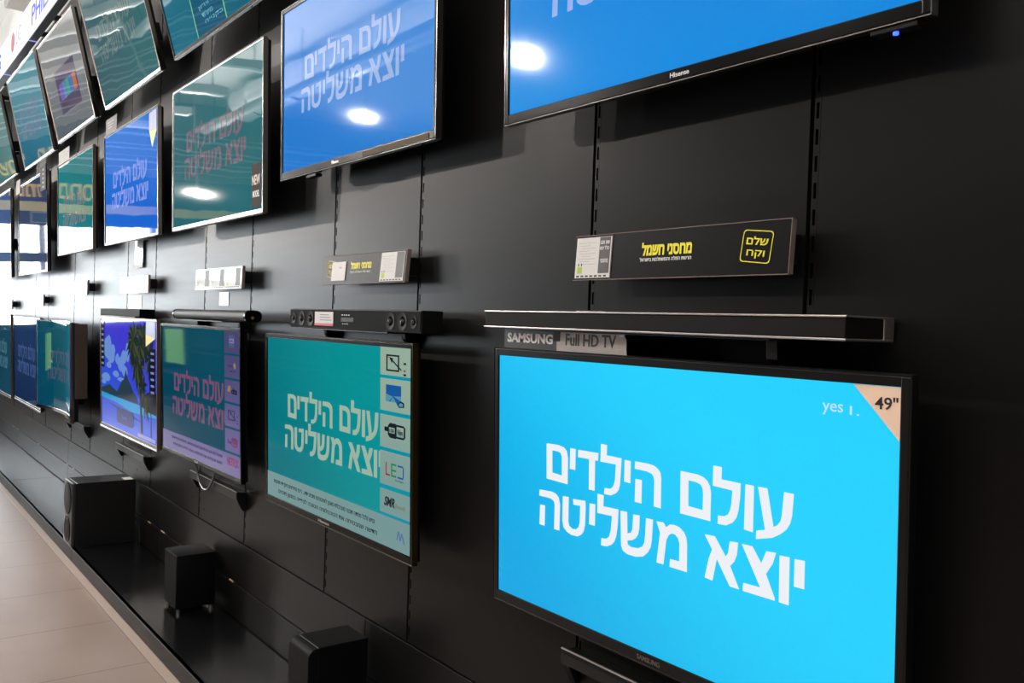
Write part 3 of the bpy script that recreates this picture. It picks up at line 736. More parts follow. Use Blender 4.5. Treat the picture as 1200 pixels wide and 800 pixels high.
text('NETFLIX', 'icon_text', MAG, s, .858 * sw, sh - .935 * sh, .122 * sw, .056 * sh, -0.002, 0.02)

# ---- fourth lower television: tropical beach
L4_SCR = screen_mat('lagoon_sky_picture', rgb(30, 92, 212), rgb(58, 52, 198), 0.05, 0.16, wave=0.0006, angle=1.3)
root, s, sw, sh = tv('lower television in a thin bronze frame showing a tropical lagoon with palms', -6.10, 0.10, 0.722, 1.262, 0.692, 0.030, L4_SCR,
                     (0.012, 0.012, 0.012, 0.022), mat('satin_bronze', (0.20, 0.155, 0.125, 1), 0.3, 0.8), BRONZE, 0.05)
b = MB(); b.box(-.003, 1.265, -.003, .010, -.006, .003, CHROME, .001); b.build('lower_trim', root)
g = lambda n, c: glow('beach_' + n, c, 0.05, 0.16)
b = MB()
Q = lambda pts: [P(u, v, sw, sh) for u, v in pts]
b.poly(Q([(0, -.70), (1, -.64), (1, -1), (0, -1)]), -.0004, .0003, g('water', rgb(48, 84, 205)))
b.poly(Q([(0, -.70), (.12, -.69), (.55, -.72), (1, -.72), (1, -.78), (.6, -.80), (.3, -.76), (0, -.75)]), -.0008, .0003, g('shallows', rgb(40, 150, 205)))
b.poly(Q([(.15, -.785), (.5, -.80), (.75, -.86), (.45, -.84)]), -.0010, .0003, g('deep', rgb(28, 50, 120)))
b.poly(Q([(0, -.665), (.06, -.645), (.12, -.625), (.18, -.61), (.24, -.635), (.32, -.66), (.37, -.60), (.42, -.545), (.455, -.53), (.475, -.47), (.49, -.44), (.505, -.48), (.53, -.525), (.57, -.56), (.62, -.62), (.68, -.66), (.70, -.71), (.30, -.71), (0, -.70)]), -.0012, .0003, g('island', rgb(34, 56, 70)))
b.poly(Q([(.72, -.71), (.80, -.62), (.88, -.58), (.95, -.60), (1, -.57), (1, -.76), (.85, -.75)]), -.0012, .0003, g('far_trees', rgb(20, 30, 46)))
b.build('beach_picture', s)
b = MB()
CLOUD = g('cloud', rgb(100, 138, 205))
for u, v, a, c in ((.12, -.27, .07, .10), (.20, -.33, .08, .08), (.16, -.22, .05, .07), (.40, -.40, .06, .07), (.45, -.33, .05, .06), (.33, -.36, .04, .05), (.10, -.55, .09, .04), (.30, -.50, .06, .03), (.16, -.43, .05, .03), (.47, -.46, .05, .05), (.52, -.28, .035, .09), (.24, -.28, .05, .05), (.05, -.60, .05, .02), (.40, -.54, .07, .02)):
    b.poly([P(u + a * (1 + .12 * math.sin(5 * k)) * math.cos(k * math.pi / 8), v + c * (1 + .1 * math.cos(3 * k)) * math.sin(k * math.pi / 8), sw, sh) for k in range(16)], -.0006 - .0001 * u, .0003, CLOUD)
b.build('cloud_picture', s)
b = MB()
PALM = g('palm', rgb(22, 34, 30)); PALM2 = g('palm_light', rgb(60, 70, 40))
b.poly(Q([(.72, -.45), (.75, -.45), (.765, -.72), (.785, -.95), (.75, -.95), (.735, -.70)]), -.0018, .0003, PALM)
b.poly(Q([(.90, -.55), (.91, -.55), (.92, -.95), (.905, -.95)]), -.0018, .0003, PALM)
rnd = random.Random(8)
for cx, cz, n, ln in ((.70, -.36, 30, .21), (.62, -.17, 30, .23), (.80, -.14, 26, .20), (.77, -.55, 20, .16), (.90, -.30, 20, .18), (.84, -.70, 12, .12), (.74, -.20, 22, .20), (.62, -.30, 14, .15)):
    for k in range(n):
        a = 2 * math.pi * k / n + rnd.uniform(-.2, .2); L_ = ln * rnd.uniform(.6, 1.1)
        du, dv = math.cos(a) * L_ * .55, math.sin(a) * L_ * 1.05
        nu, nv = -dv * .09, du * .22
        b.poly(Q([(cx, cz), (cx + du * .5 + nu, cz + dv * .5 + nv), (min(.995, cx + du), max(-.98, min(-.005, cz + dv - .02))), (cx + du * .5 - nu, cz + dv * .5 - nv)]), -.0020 - .00002 * k, .0003, PALM if k % 4 else PALM2)
b.build('palm_picture', s)
b = MB(); b.poly(Q([(.34, -.80), (.60, -.80), (.62, -.815), (.62, -.925), (.60, -.94), (.34, -.94), (.32, -.925), (.32, -.815)]), -.0024, .0003, g('button', rgb(46, 52, 110))); b.build('menu_button', s)
text('Start', 'icon_text', g('button_text', rgb(90, 110, 190)), s, .42 * sw, sh - .885 * sh, .10 * sw, .03 * sh, -.003)
b = MB()
b.poly(Q([(.845, .0), (.985, .0), (.985, -.135), (.84, -.108)]), -.0034, .0008, mat('blue_white_sticker', rgb(150, 160, 205), .4))
b.poly(Q([(.84, -.108), (.985, -.135), (.84, -.208)]), -.0036, .0010, mat('yellow_sticker', rgb(226, 208, 60), .4))
st = b.build('corner_sticker', s); st['label'] = 'yellow and white triangular corner sticker'
b = MB()
rect(b, 0.004, .075, -.012, -.46, sw, sh, -.0028, g('feature_strip', rgb(14, 16, 34)))
for k in range(8): rect(b, .015, .06, -.03 - .055 * k, -.05 - .055 * k, sw, sh, -.0032, g('feature_mark', rgb(120, 130, 180)))
b.build('feature_strip', s)
b = MB()
rect(b, .895, .985, -.22, -.62, sw, sh, -.0028, g('feature_strip', rgb(14, 16, 34)))
for k in range(7): rect(b, .915, .965, -.25 - .053 * k, -.268 - .053 * k, sw, sh, -.0032, g('feature_mark', rgb(120, 130, 180)))
b.build('feature_strip', s)
b = MB(); rect(b, .70, .985, -.955, -.985, sw, sh, -.0028, g('credit_text', rgb(130, 130, 190))); b.build('credit_strip', s)

# ---- fifth lower television: curved
CW, CH, SAG = 1.284, 0.695, 0.075
def bend(v):
    q = (v.x - CW / 2) / (CW / 2)
    return Vector((v.x, v.y + SAG * (1 - q * q), v.z))
C_SCR = screen_mat('curved_teal_picture', rgb(0, 66, 90), rgb(4, 84, 98), 0.04, 0.16, wave=0.0005, angle=0.3)
root = thing('television', 'curved lower television with silver trim and brown side, teal picture', 'television', (-7.897, -0.185, 0.672), (0.023, 0, 0))
def strips(b, x0, x1, y0, y1, z0, z1, m, n=24):
    bb = bmesh.new()
    sec = []
    for k in range(n + 1):
        x = x0 + (x1 - x0) * k / n
        sec.append([bb.verts.new((x, y, z)) for y, z in ((y0, z0), (y1, z0), (y1, z1), (y0, z1))])
    for p, q in zip(sec[:-1], sec[1:]):
        for k in range(4): bb.faces.new((p[k], p[(k + 1) % 4], q[(k + 1) % 4], q[k]))
    bb.faces.new(sec[0][::-1]); bb.faces.new(sec[-1])
    bmesh.ops.recalc_face_normals(bb, faces=list(bb.faces))
    b.merge(bb, m)
b = MB()
strips(b, 0, CW, 0, .03, 0, .022, CHROME); strips(b, 0, CW, 0, .03, CH - .012, CH, CHROME)
strips(b, 0, .014, 0, .03, .022, CH - .012, CHROME, 2); strips(b, CW - .014, CW, 0, .03, .022, CH - .012, CHROME, 2)
b.build('bezel', root, bend=bend)
b = MB(); strips(b, .014, CW - .014, .004, .012, .022, CH - .012, C_SCR, 40)
s = b.build('screen', root, bend=bend)
b = MB(); strips(b, .01, CW - .002, .030, .055, .01, CH - .01, MATTE_BLACK); b.build('rear_cover', root, bend=bend)
b = MB(); b.box(CW - .16, CW + .002, .032, .115, CH * .24, CH - .012, BROWN_PLASTIC, .006); b.box(CW * .2, CW * .8, .11, .145, CH * .15, CH * .8, MATTE_BLACK, .01); b.build('rear_housing', root)
slogan(glow('dim_rose_slogan', rgb(70, 76, 98), .04, .16), s, CW - .028, CH - .034, 0.0034, dx=.01, bend=lambda v: bend(Vector((v.x + .014, v.y, v.z + .022))))
b = MB(); b.box(CW * .4, CW * .6, .14, .178, CH * .35, CH * .5, STEEL_BLACK); b.build('wall_bracket', root)
b = MB(); strips(b, CW - .25, CW - .17, .0022, .0038, CH - .17, CH - .02, WHITE_PAPER, 6)
strips(b, CW - .10, CW - .06, .0020, .0036, CH - .62, CH - .02, mat('pale_film_strip', rgb(200, 204, 212), .2), 4)
b.build('corner_sticker', root, bend=bend)

# ---- sixth and seventh lower televisions
B_SCR = screen_mat('dark_blue_picture', rgb(0, 32, 72), rgb(2, 44, 86), 0.04, 0.16, wave=0.0005, angle=1.2)
root, s, sw, sh = tv('dark blue lower television between the curved one and the photo edge', -9.555, 0.11, 0.600, 1.405, 0.775, 0.028, B_SCR, (.014, .014, .014, .02), GLOSS_BLACK, mat('brown_rim', (.05, .035, .02, 1), .35, .5), 0.055)
slogan(glow('blue_slogan', rgb(56, 76, 122), .04, .16), s, sw, sh, -.0006)
b = MB(); b.box(0.0, 1.405, -.002, .012, -.012, .004, CHROME, .002); b.build('lower_trim', root)
b = MB(); b.poly([P(.22, -.99, sw, sh), (sw, 0.004), (sw, sh - .82 * sh)], -.0008, .0003, glow('grey_floor_picture', rgb(90, 104, 138), .05, .4)) if False else None
K_SCR = screen_mat('far_teal_picture', rgb(0, 52, 76), rgb(0, 60, 82), 0.04, 0.16, wave=0.0006)
root, s, sw, sh = tv('leftmost lower television cut off by the photo edge, teal picture', -11.14, 0.11, 0.575, 1.42, 0.81, 0.028, K_SCR, (.014, .012, .014, .02), GLOSS_BLACK, BRONZE, 0.055)
slogan(glow('far_slogan', rgb(60, 100, 110), .04, .16), s, sw, sh, -.0006)

# ---- upper row
U0_SCR = screen_mat('bright_blue_picture', rgb(0, 138, 224), rgb(2, 126, 214), 0.06, 0.5, wave=0.0003, angle=1.2)
root, s, sw, sh = tv('largest upper television at the right, bright blue screen with a white reflection', -1.803, 0.125, 1.952, 1.092, 0.645, 0.035, U0_SCR,
                     (.014, .0145, .014, .024), GLOSS_BLACK, CHROME, 0.055, ('Hisense', .51, .05, mat('white_logo', rgb(230, 230, 230), .3, .3)), rim_w=.0025)
slogan(glow('pale_blue_slogan', rgb(150, 176, 232), .06, .5), s, sw, sh, -.0006, dz=-0.005)
b = MB(); b.cyl((1.03, .012, -.012), (1.03, .012, -.0165), .0045, mat('blue_indicator', (0, 0, 0, 1), .3, emit=(.02, .05, 1, 1), strength=6), seg=12); b.box(.99, 1.07, .004, .03, -.012, -.003, MATTE_BLACK, .002); b.build('status_light', root)
U1_SCR = screen_mat('sky_blue_picture', rgb(22, 118, 205), rgb(52, 132, 212), 0.035, 0.5, wave=0.0004, angle=0.8)
root, s, sw, sh = tv('upper television second from the right, sky blue screen mirroring the white duct', -3.225, 0.125, 1.969, 1.093, 0.632, 0.024, U1_SCR,
                     (.013, .013, .013, .026), GLOSS_BLACK, CHROME, 0.055, ('Hisense', .40, .05, mat('white_logo', rgb(230, 230, 230), .3, .3)), rim_w=.0028)
slogan(glow('lilac_slogan', rgb(146, 172, 220), .05, .5), s, sw, sh, -.0006)
b = MB(); b.box(.66, 1.06, -.0012, .001, .004, .020, mat('amber_label', (.07, .045, .008, 1), .5, 0, .1)); b.build('lower_label', root)
b = MB(); b.box(.22, .30, .004, .03, -.016, -.004, MATTE_BLACK, .003); b.build('remote_receiver', root)
U2_SCR = screen_mat('grey_teal_picture', rgb(30, 98, 108), rgb(34, 104, 112), 0.03, 0.5, wave=0.0010)
root, s, sw, sh = tv('upper television in a silver frame, grey teal screen with a NEW sticker', -4.586, 0.125, 1.863, 1.187, 0.686, 0.026, U2_SCR,
                     (.006, .007, .006, .017), mat('silver_bezel', (.7, .69, .68, 1), .25, .9), mat('grey_rim', (.2, .19, .18, 1), .3, .6), 0.06, rim_w=.003)
slogan(glow('muted_rose_slogan', rgb(118, 100, 110), .03, .5), s, sw, sh, -.0006)
b = MB(); rect(b, .90, .985, -.72, -.985, sw, sh, -.0012, mat('bronze_sticker', (.045, .032, .026, 1), .7, 0, .1), .001); st = b.build('corner_sticker', s)
text('NEW', 'sticker_text', mat('cream_print', rgb(220, 205, 185), .5), s, .906 * sw, sh - .85 * sh, .072 * sw, .06 * sh, -.0018, .02)
text('MODEL', 'sticker_text', WHITE_PRINT, s, .912 * sw, sh - .925 * sh, .060 * sw, .04 * sh, -.0018, .02)
U3_SCR = screen_mat('royal_blue_picture', rgb(6, 96, 206), rgb(30, 116, 212), 0.03, 0.5, wave=0.0008, angle=R(90))
root, s, sw, sh = tv('upper television with a royal blue screen and a yellow pointed corner sticker', -6.007, 0.125, 1.865, 1.167, 0.672, 0.030, U3_SCR,
                     (.009, .012, .009, .012), GLOSS_BLACK, mat('pale_rim', (.6, .58, .55, 1), .3, .8), 0.055)
slogan(glow('periwinkle_slogan', rgb(128, 150, 226), .03, .5), s, sw, sh, -.0006, scale=1.0, dz=-.03)
b = MB()
b.poly(Q([(.865, -.012), (.985, -.012), (.985, -.175), (.865, -.155)]) if False else [P(u, v, sw, sh) for u, v in ((.865, -.012), (.985, -.012), (.985, -.175), (.865, -.155))], -.0012, .001, mat('blue_white_sticker', rgb(150, 160, 205), .4))
b.poly([P(u, v, sw, sh) for u, v in ((.865, -.155), (.985, -.175), (.915, -.30))], -.0012, .001, mat('yellow_sticker', rgb(226, 208, 60), .4))
st = b.build('corner_sticker', s)
U4_SCR = screen_mat('sea_green_picture', rgb(16, 122, 128), rgb(14, 116, 122), 0.03, 0.5, wave=0.0010)
root, s, sw, sh = tv('upper television with a sea green screen, between the royal blue one and the tagged one', -7.514, 0.125, 1.861, 1.177, 0.680, 0.024, U4_SCR, (.011, .011, .011, .014), GLOSS_BLACK, BRONZE, 0.055)
slogan(glow('brown_slogan', rgb(116, 112, 118), .03, .5), s, sw, sh, -.0006, dz=-.04)
U5_SCR = screen_mat('slate_blue_picture', rgb(48, 66, 98), rgb(44, 60, 92), 0.03, 0.5, wave=0.0006)
root, s, sw, sh = tv('upper television with a slate screen, a black remote tag on its right top corner', -9.319, 0.126, 1.757, 1.404, 0.808, 0.028, U5_SCR, (.012, .012, .012, .014), GLOSS_BLACK, CHROME, 0.055)
U6_SCR = screen_mat('pale_blue_picture', rgb(70, 96, 140), rgb(60, 86, 130), 0.03, 0.5, wave=0.0006)
root, s, sw, sh = tv('leftmost upper television of the middle row, cut off by the photo edge', -11.22, 0.125, 1.746, 1.43, 0.86, 0.028, U6_SCR, (.012, .014, .012, .014), GLOSS_BLACK, CHROME, 0.055)

# ---- top row, leaning out (hung clear of the panels)
TT = [(-4.594, 2.720, 15.7, 1.18), (-6.035, 2.718, 15.1, 1.203), (-7.541, 2.720, 13.4, 1.224), (-9.059, 2.697, 12.2, 1.330)]
T0_SCR = screen_mat('ocean_teal_picture', rgb(8, 104, 128), rgb(10, 96, 118), 0.03, 0.5, wave=0.0010)
root, s, sw, sh = tv('top row television nearest the camera, leaning out, lime outlined box on teal', TT[0][0], .135, TT[0][1], TT[0][3], TT[0][3] * .575, R(TT[0][2]), T0_SCR, (.010, .010, .010, .014), GLOSS_BLACK, CHROME, 0.06, rim_w=.004)
LIME = glow('lime_outline', rgb(120, 190, 130), .03, .5)
b = MB()
for a_, c_, d_, e_ in ((.31, .319, -.66, -.995), (.635, .644, -.66, -.995), (.31, .644, -.66, -.672)): rect(b, a_, c_, d_, e_, sw, sh, -.0008, LIME)
b.build('lime_frame', s)
b = MB(); rect(b, .319, .635, -.672, -.995, sw, sh, -.0006, glow('deep_cyan_panel', rgb(4, 84, 116), .03, .5)); b.build('text_panel', s)
for k, tx in enumerate(('מחירון', 'מיוחד', 'בקנייה')):
    text(heb(tx), 'icon_text', glow('pale_teal_text', rgb(100, 170, 180), .03, .5), s, (.385 + .02 * k) * sw, sh - (.845 + .052 * k) * sh, (.20 if k != 1 else .12) * sw, .030 * sh, -.0012)
T1_SCR = screen_mat('dusk_teal_picture', rgb(20, 82, 92), rgb(36, 98, 104), 0.03, 0.5, wave=0.0012)
root, s, sw, sh = tv('second top row television, leaning out, dim slogan on a dusky teal screen', TT[1][0], .135, TT[1][1], TT[1][3], TT[1][3] * .575, R(TT[1][2]), T1_SCR, (.010, .010, .010, .016), mat('gold_bezel', (.42, .34, .27, 1), .3, .8), CHROME, 0.06, rim_w=.003)
slogan(glow('dim_brown_slogan', rgb(92, 112, 112), .03, .5), s, sw, sh, -.0006, scale=.95, dz=-.02)
T2_SCR = screen_mat('grey_desktop_picture', rgb(86, 96, 104), rgb(120, 124, 126), 0.03, 0.5, wave=0.0012, angle=1.3)
root, s, sw, sh = tv('third top row television, leaning out, grey screen with a purple menu window', TT[2][0], .135, TT[2][1], TT[2][3], TT[2][3] * .575, R(TT[2][2]), T2_SCR, (.010, .010, .010, .016), mat('gold_bezel', (.42, .34, .27, 1), .3, .8), CHROME, 0.06, rim_w=.003)
b = MB()
rect(b, .28, .80, -.36, -.80, sw, sh, -.0006, glow('menu_purple', rgb(62, 50, 84), .03, .5))
for k, c in enumerate((rgb(110, 70, 170), rgb(40, 120, 160), rgb(50, 140, 130), rgb(40, 110, 170), rgb(180, 100, 60))):
    rect(b, .33 + .09 * k, .415 + .09 * k, -.50, -.66, sw, sh, -.0010, glow('menu_tile_%d' % k, c, .03, .5))
b.build('menu_window', s)
T3_SCR = screen_mat('turquoise_picture', rgb(26, 98, 124), rgb(60, 130, 146), 0.03, 0.5, wave=0.0012, angle=1.2)
root, s, sw, sh = tv('fourth top row television, leaning out, turquoise screen below the lit sign', TT[3][0], .135, TT[3][1], TT[3][3], TT[3][3] * .575, R(TT[3][2]), T3_SCR, (.010, .010, .010, .014), mat('gold_bezel', (.42, .34, .27, 1), .3, .8), CHROME, 0.06, rim_w=.003)
slogan(glow('rosy_teal_slogan', rgb(104, 116, 138), .03, .5), s, sw, sh, -.0006, dz=-.05)
root, s, sw, sh = tv('fifth top row television, leaning out, cut off by the left photo edge', -10.80, .135, 2.725, 1.25, .73, R(12.5), screen_mat('pale_green_far_picture', rgb(60, 108, 110), rgb(90, 130, 130), .03, .5, wave=.0012), (.010, .010, .010, .014), GLOSS_BLACK, CHROME, 0.06, rim_w=.003)

# ------------------------------------------------------------------ soundbars and their supports
def tray(label, x0, x1, ztop, depth, drop, lip, group, gd=None):
    gd = gd or depth
    """shelf strip with two gusset arms hooked into the uprights"""
    t = thing('wall_tray', label, 'shelf', ((x0 + x1) / 2, 0, ztop), group=group)
    hw = (x1 - x0) / 2
    b = MB(); b.box(-hw, hw, -depth, -0.001, -0.004, 0.0, STEEL_BLACK, .001, 1); b.build('shelf_plate', t)
    if lip > 0:
        b = MB(); b.prism([(-depth, 0.0045), (-depth, -lip), (-depth + .003, -lip), (-depth + .003, 0.0045)], 'X', -hw, hw, STEEL_BLACK)
        b.box(-hw, hw, -depth - .0006, -depth + .0040, .0046, .0076, mat('pale_lip_edge', (.6, .58, .57, 1), .3, .6)); b.build('front_lip', t)  # pale strip along the top of the front lip
    for sgn in (-1, 1):
        b = MB()
        xa = sgn * (hw - .012)
        b.prism([(-.001, -.004), (-gd + .003, -.004), (-gd + .006, -drop * .45), (-.016, -drop), (-.001, -drop)], 'X', xa - .012, xa + .012, STEEL_BLACK, .001)
        b.build('gusset', t)
    return t
GT = 'shelf trays under the lower televisions'
tray('black ledge tray below the nearest lower television', -1.607, -0.979, .668, .046, .08, .03, GT)
tray('black ledge tray below the third lower television, above the footed subwoofer', -4.454, -3.807, .668, .046, .08, .03, GT)
tray('black ledge tray below the tropical lagoon television', -5.945, -5.299, .620, .046, .08, .03, GT)
tray('black ledge tray below the curved television', -7.52, -6.848, .620, .046, .08, .03, GT)
GB = 'soundbar support trays'
tray('black support tray under the ribbed silver edged soundbar', -1.607, -.979, 1.4425, .13, .085, 0, GB, .11)
tray('black support tray under the six driver soundbar', -2.99, -2.405, 1.4155, .105, .045, 0, GB, .045)
tray('black support tray under the rounded grey soundbar', -4.43, -3.83, 1.4245, .125, .05, 0, GB, .05)
tray('black support tray under the farthest soundbar', -5.92, -5.33, 1.4235, .105, .05, 0, GB, .05)

# nearest soundbar: ribbed grille between two silver rails
t = thing('soundbar', 'long black ribbed soundbar with silver edges above the nearest lower television', 'soundbar', (-1.318, -.08, 1.443))
hw = .505
b = MB(); b.box(-hw + .003, hw - .003, -.072, .06, .0045, .0385, RIBBED, .002); b.build('grille', t)
b = MB(); b.box(-hw, hw, -.0755, .073, .0385, .0425, SILVER, .0018); b.build('edge_rail', t)
b = MB(); b.box(-hw, hw, -.0755, .073, 0, .0045, SILVER, .0018); b.build('edge_rail', t)
b = MB(); b.box(hw - .05, hw - .0005, .042, .074, .003, .040, SILVER, .003); b.build('end_cap', t)
b = MB(); b.box(-hw + .0005, -hw + .05, .042, .074, .003, .040, SILVER, .003); b.build('end_cap', t)
b = MB()
for k in range(5): b.box(.0 + .018 * k - .17, .012 + .018 * k - .17, -.062, -.05, .0424, .0445, SILVER, .0006, 1)
b.build('control_buttons', t)

# second soundbar: six open drivers
t = thing('soundbar', 'dark grey soundbar with six round drivers and a red white price sticker', 'soundbar', (-2.668, -.0745, 1.4165))
hw, hh = .4685, .0675
b = MB(); b.box(-hw, hw, -.033, .040, 0, hh, MATTE_BLACK, .003); b.build('cabinet', t)
b = MB(); b.box(-hw + .004, hw - .004, -.0355, -.033, .004, hh - .003, GRILLE, .001, 1); b.build('front_panel', t)
for cx, r in ((-.431, .020), (-.362, .026), (-.287, .026), (.289, .027), (.362, .027), (.426, .020)):
    b = MB()
    b.rings((cx, -.0356, hh / 2), (0, -1, 0), [(r, 0), (r * 1.02, .0015), (r * .9, .0012), (r * .55, -.0), (r * .34, -.0)], CONE)
    d = b.build('driver', t, True)
    b = MB(); b.rings((cx, -.0356, hh / 2), (0, -1, 0), [(r * .34, 0), (r * .28, .004), (r * .12, .006), (.0006, .0064)], mat('dust_cap', (.05, .042, .04, 1), .12, .2)); b.build('dust_cap', d, True)
b = MB(); b.box(-.248, -.102, -.0368, -.0355, .016, .058, mat('sticker_white', rgb(205, 195, 195), .5)); b.box(-.248, -.102, -.037, -.0355, .010, .018, RED_PRINT)
for k in range(3): b.box(-.205, -.115 - .01 * k, -.0371, -.0368, .028 + .009 * k, .031 + .009 * k, mat('sticker_grey', rgb(130, 120, 120), .5))
b.build('price_sticker', t)
b = MB(); b.box(-.044, .046, -.0362, -.0355, .026, .040, MATTE_BLACK); b.build('display_window', t)
b = MB()
for k in range(4): b.box(-.04 + .016 * k, -.032 + .016 * k, -.0361, -.0355, .047, .050, WHITE_PRINT); b.box(-.035 + .012 * k, -.029 + .012 * k, -.0361, -.0355, .018, .020, WHITE_PRINT)
b.build('panel_print', t)

# third soundbar: rounded
t = thing('soundbar', 'rounded brushed grey soundbar above the third lower television', 'soundbar', (-4.038, -.094, 1.4255))
hw = .4945
def stadium(cy, cz, ry, rz, n=28):
    return [(cy + ry * math.copysign(abs(math.cos(2 * math.pi * k / n)) ** .75, math.cos(2 * math.pi * k / n)), cz + rz * math.copysign(abs(math.sin(2 * math.pi * k / n)) ** .75, math.sin(2 * math.pi * k / n))) for k in range(n)]
b = MB(); b.prism(stadium(0, .024, .035, .024), 'X', -hw + .02, hw - .02, mat('dark_brushed_grille', (.035, .035, .035, 1), .5, 0, .25)); b.build('grille_tube', t, True)
for a0, a1 in ((-hw, -hw + .02), (hw - .02, hw)):
    b = MB(); b.prism(stadium(0, .024, .0365, .0255), 'X', a0, a1, GLOSS_BLACK); b.build('end_cap', t, True)
b = MB(); b.cyl((hw, -.004, .018), (hw + .003, -.004, .018), .006, mat('brass_dot', (.5, .36, .25, 1), .3, .8)); b.build('port_button', t)
# fourth soundbar
t = thing('soundbar', 'small flat dark soundbar above the tropical lagoon television', 'soundbar', (-5.68, -.0665, 1.4245))
b = MB(); b.box(-.465, .465, -.042, .040, 0, .044, GLOSS_BLACK, .003); b.build('cabinet', t)
b = MB(); b.box(-.462, .462, -.0435, -.040, .003, .041, mat('metal_front_grille', (.05, .053, .056, 1), .7, 0, .08), .001, 1); b.build('front_grille', t)

# topper sign on the nearest television
t = thing('topper_sign', 'black and silver sign strip reading SAMSUNG Full HD TV, standing on the nearest lower television', 'sign', (-1.80, -.105, 1.3915), (0, 0, 0))
b = MB()
b.box(0, .205, 0, .002, 0, .0495, mat('topper_black', (.022, .022, .023, 1), .4), 0)
sgn = b.build('dark_panel', t)
b = MB(); b.prism([(.205, 0), (.438, 0), (.436, .036), (.428, .046), (.418, .0495), (.205, .0495)], 'Y', 0, .002, mat('topper_silver', (.50, .45, .42, 1), .4, 0)); b.build('silver_panel', t)
text('SAMSUNG', 'sign_text', mat('topper_letters', (.95, .9, .87, 1), .4, 0), t, .013, .0165, .178, .0235, -.0004, .035)
text('Full HD TV', 'sign_text', mat('topper_dark_letters', (.02, .018, .02, 1), .4), t, .237, .016, .168, .028, -.0004, .02)
b = MB(); b.box(.413, .432, -.0015, .004, .041, .049, SILVER, .001, 1); b.build('clip', t)

# ------------------------------------------------------------------ price strips
def price_strip(label, x0, x1, z0, z1, y, tilt, kind):
    w, h = x1 - x0, z1 - z0
    t = thing('price_strip', label, 'price holder', (x0, -y, z0), (tilt, 0, 0), 'price strips on the wall')
    b = MB(); b.box(0, w, .0, .004, 0, h, CARD_BLACK if kind in (1, 2) else mat('grey_holder', (.62, .62, .63, 1), .2, 0, .5, coat=1.0), .0008, 1); b.build('holder_plate', t)
    b = MB(); b.box(-.002, w + .002, -.002, .014, h - .0003, h + .0016, PLASTIC_EDGE, .0004, 1); b.box(-.002, w + .001, -.002, .006, -.0016, .0003, PLASTIC_EDGE, .0004, 1); b.box(w, w + .002, -.002, .012, 0, h + .0016, PLASTIC_EDGE, .0004, 1); b.build('holder_edge', t)
    for q in (.06, .94):
        b = MB(); b.box(w * q - .012, w * q + .012, .004, y - .004, h * .25, h * .80, STEEL_BLACK); b.build('mount_arm', t)
    return t, w, h
def price_sheet(t, x, w, h, dark_right=True, plain=False):
    s = MB(); s.box(x, x + w, -.0012, -.0002, .004, h - .004, mat('sheet_under_film', (0.72, 0.70, 0.68, 1), 0.5, coat=1.0, coat_rough=0.04))
    sh_ = s.build('price_sheet', t)
    if plain: return None
    s = MB()
    cw = w * .30
    dx = x + w - cw - w * .03 if dark_right else x + w * .03
    s.box(dx, dx + cw, -.0016, -.0011, .014, h - .005, GREY_PAPER)
    lx = x + w * .06 if dark_right else x + w * .36
    s.box(lx, lx + w * .14, -.0016, -.0011, .015, .030, GREEN_PRINT)
    for k in range(2): s.box(lx + w * .02 + k * w * .09, lx + w * .045 + k * w * .09, -.0016, -.0011, .032, .038, DARK_PRINT)
    for k in range(9):
        s.box(lx + .006 * (k % 3), lx + w * (.35 if k % 2 else .5), -.0015, -.0011, h - .016 - .0062 * k, h - .0168 - .0062 * k, mat('faint_print', (.34, .33, .33, 1), .5))
    for k in range(7): s.box(x + w * (.05 + .13 * k), x + w * (.13 + .13 * k), -.0015, -.0011, .006, .010, DARK_PRINT)
    s.build('sheet_print', sh_)
    return dx, cw
t, w, h = price_strip('black price strip with yellow shop lettering above the nearest soundbar', -1.585, -.989, 1.562, 1.664, .068, R(-3.5), 1)
dx, cw = price_sheet(t, .004, .118, h)
text('LED 300', 'sheet_text', WHITE_PRINT, t, dx + .003, h - .021, cw - .006, .008, -.0018, .015)
text(heb('כולל יבוא'), 'sheet_text', WHITE_PRINT, t, dx + .002, h - .034, cw - .005, .009, -.0018, .015)
text(heb('מחסני'), 'sheet_text', WHITE_PRINT, t, dx + .006, .038, cw - .010, .009, -.0018, .015)
b = MB(); b.box(.1225, .1245, -.0016, 0, 0, h, PLASTIC_EDGE); b.build('divider', t)
text(heb('מחסני חשמל'), 'shop_lettering', YELLOW_PRINT, t, .218, .048, .142, .029, -.0006, .045)
text(heb('הרשת הזולה והמשתלמת בישראל'), 'shop_subtitle', WHITE_PRINT, t, .214, .036, .146, .0085, -.0006, .02)
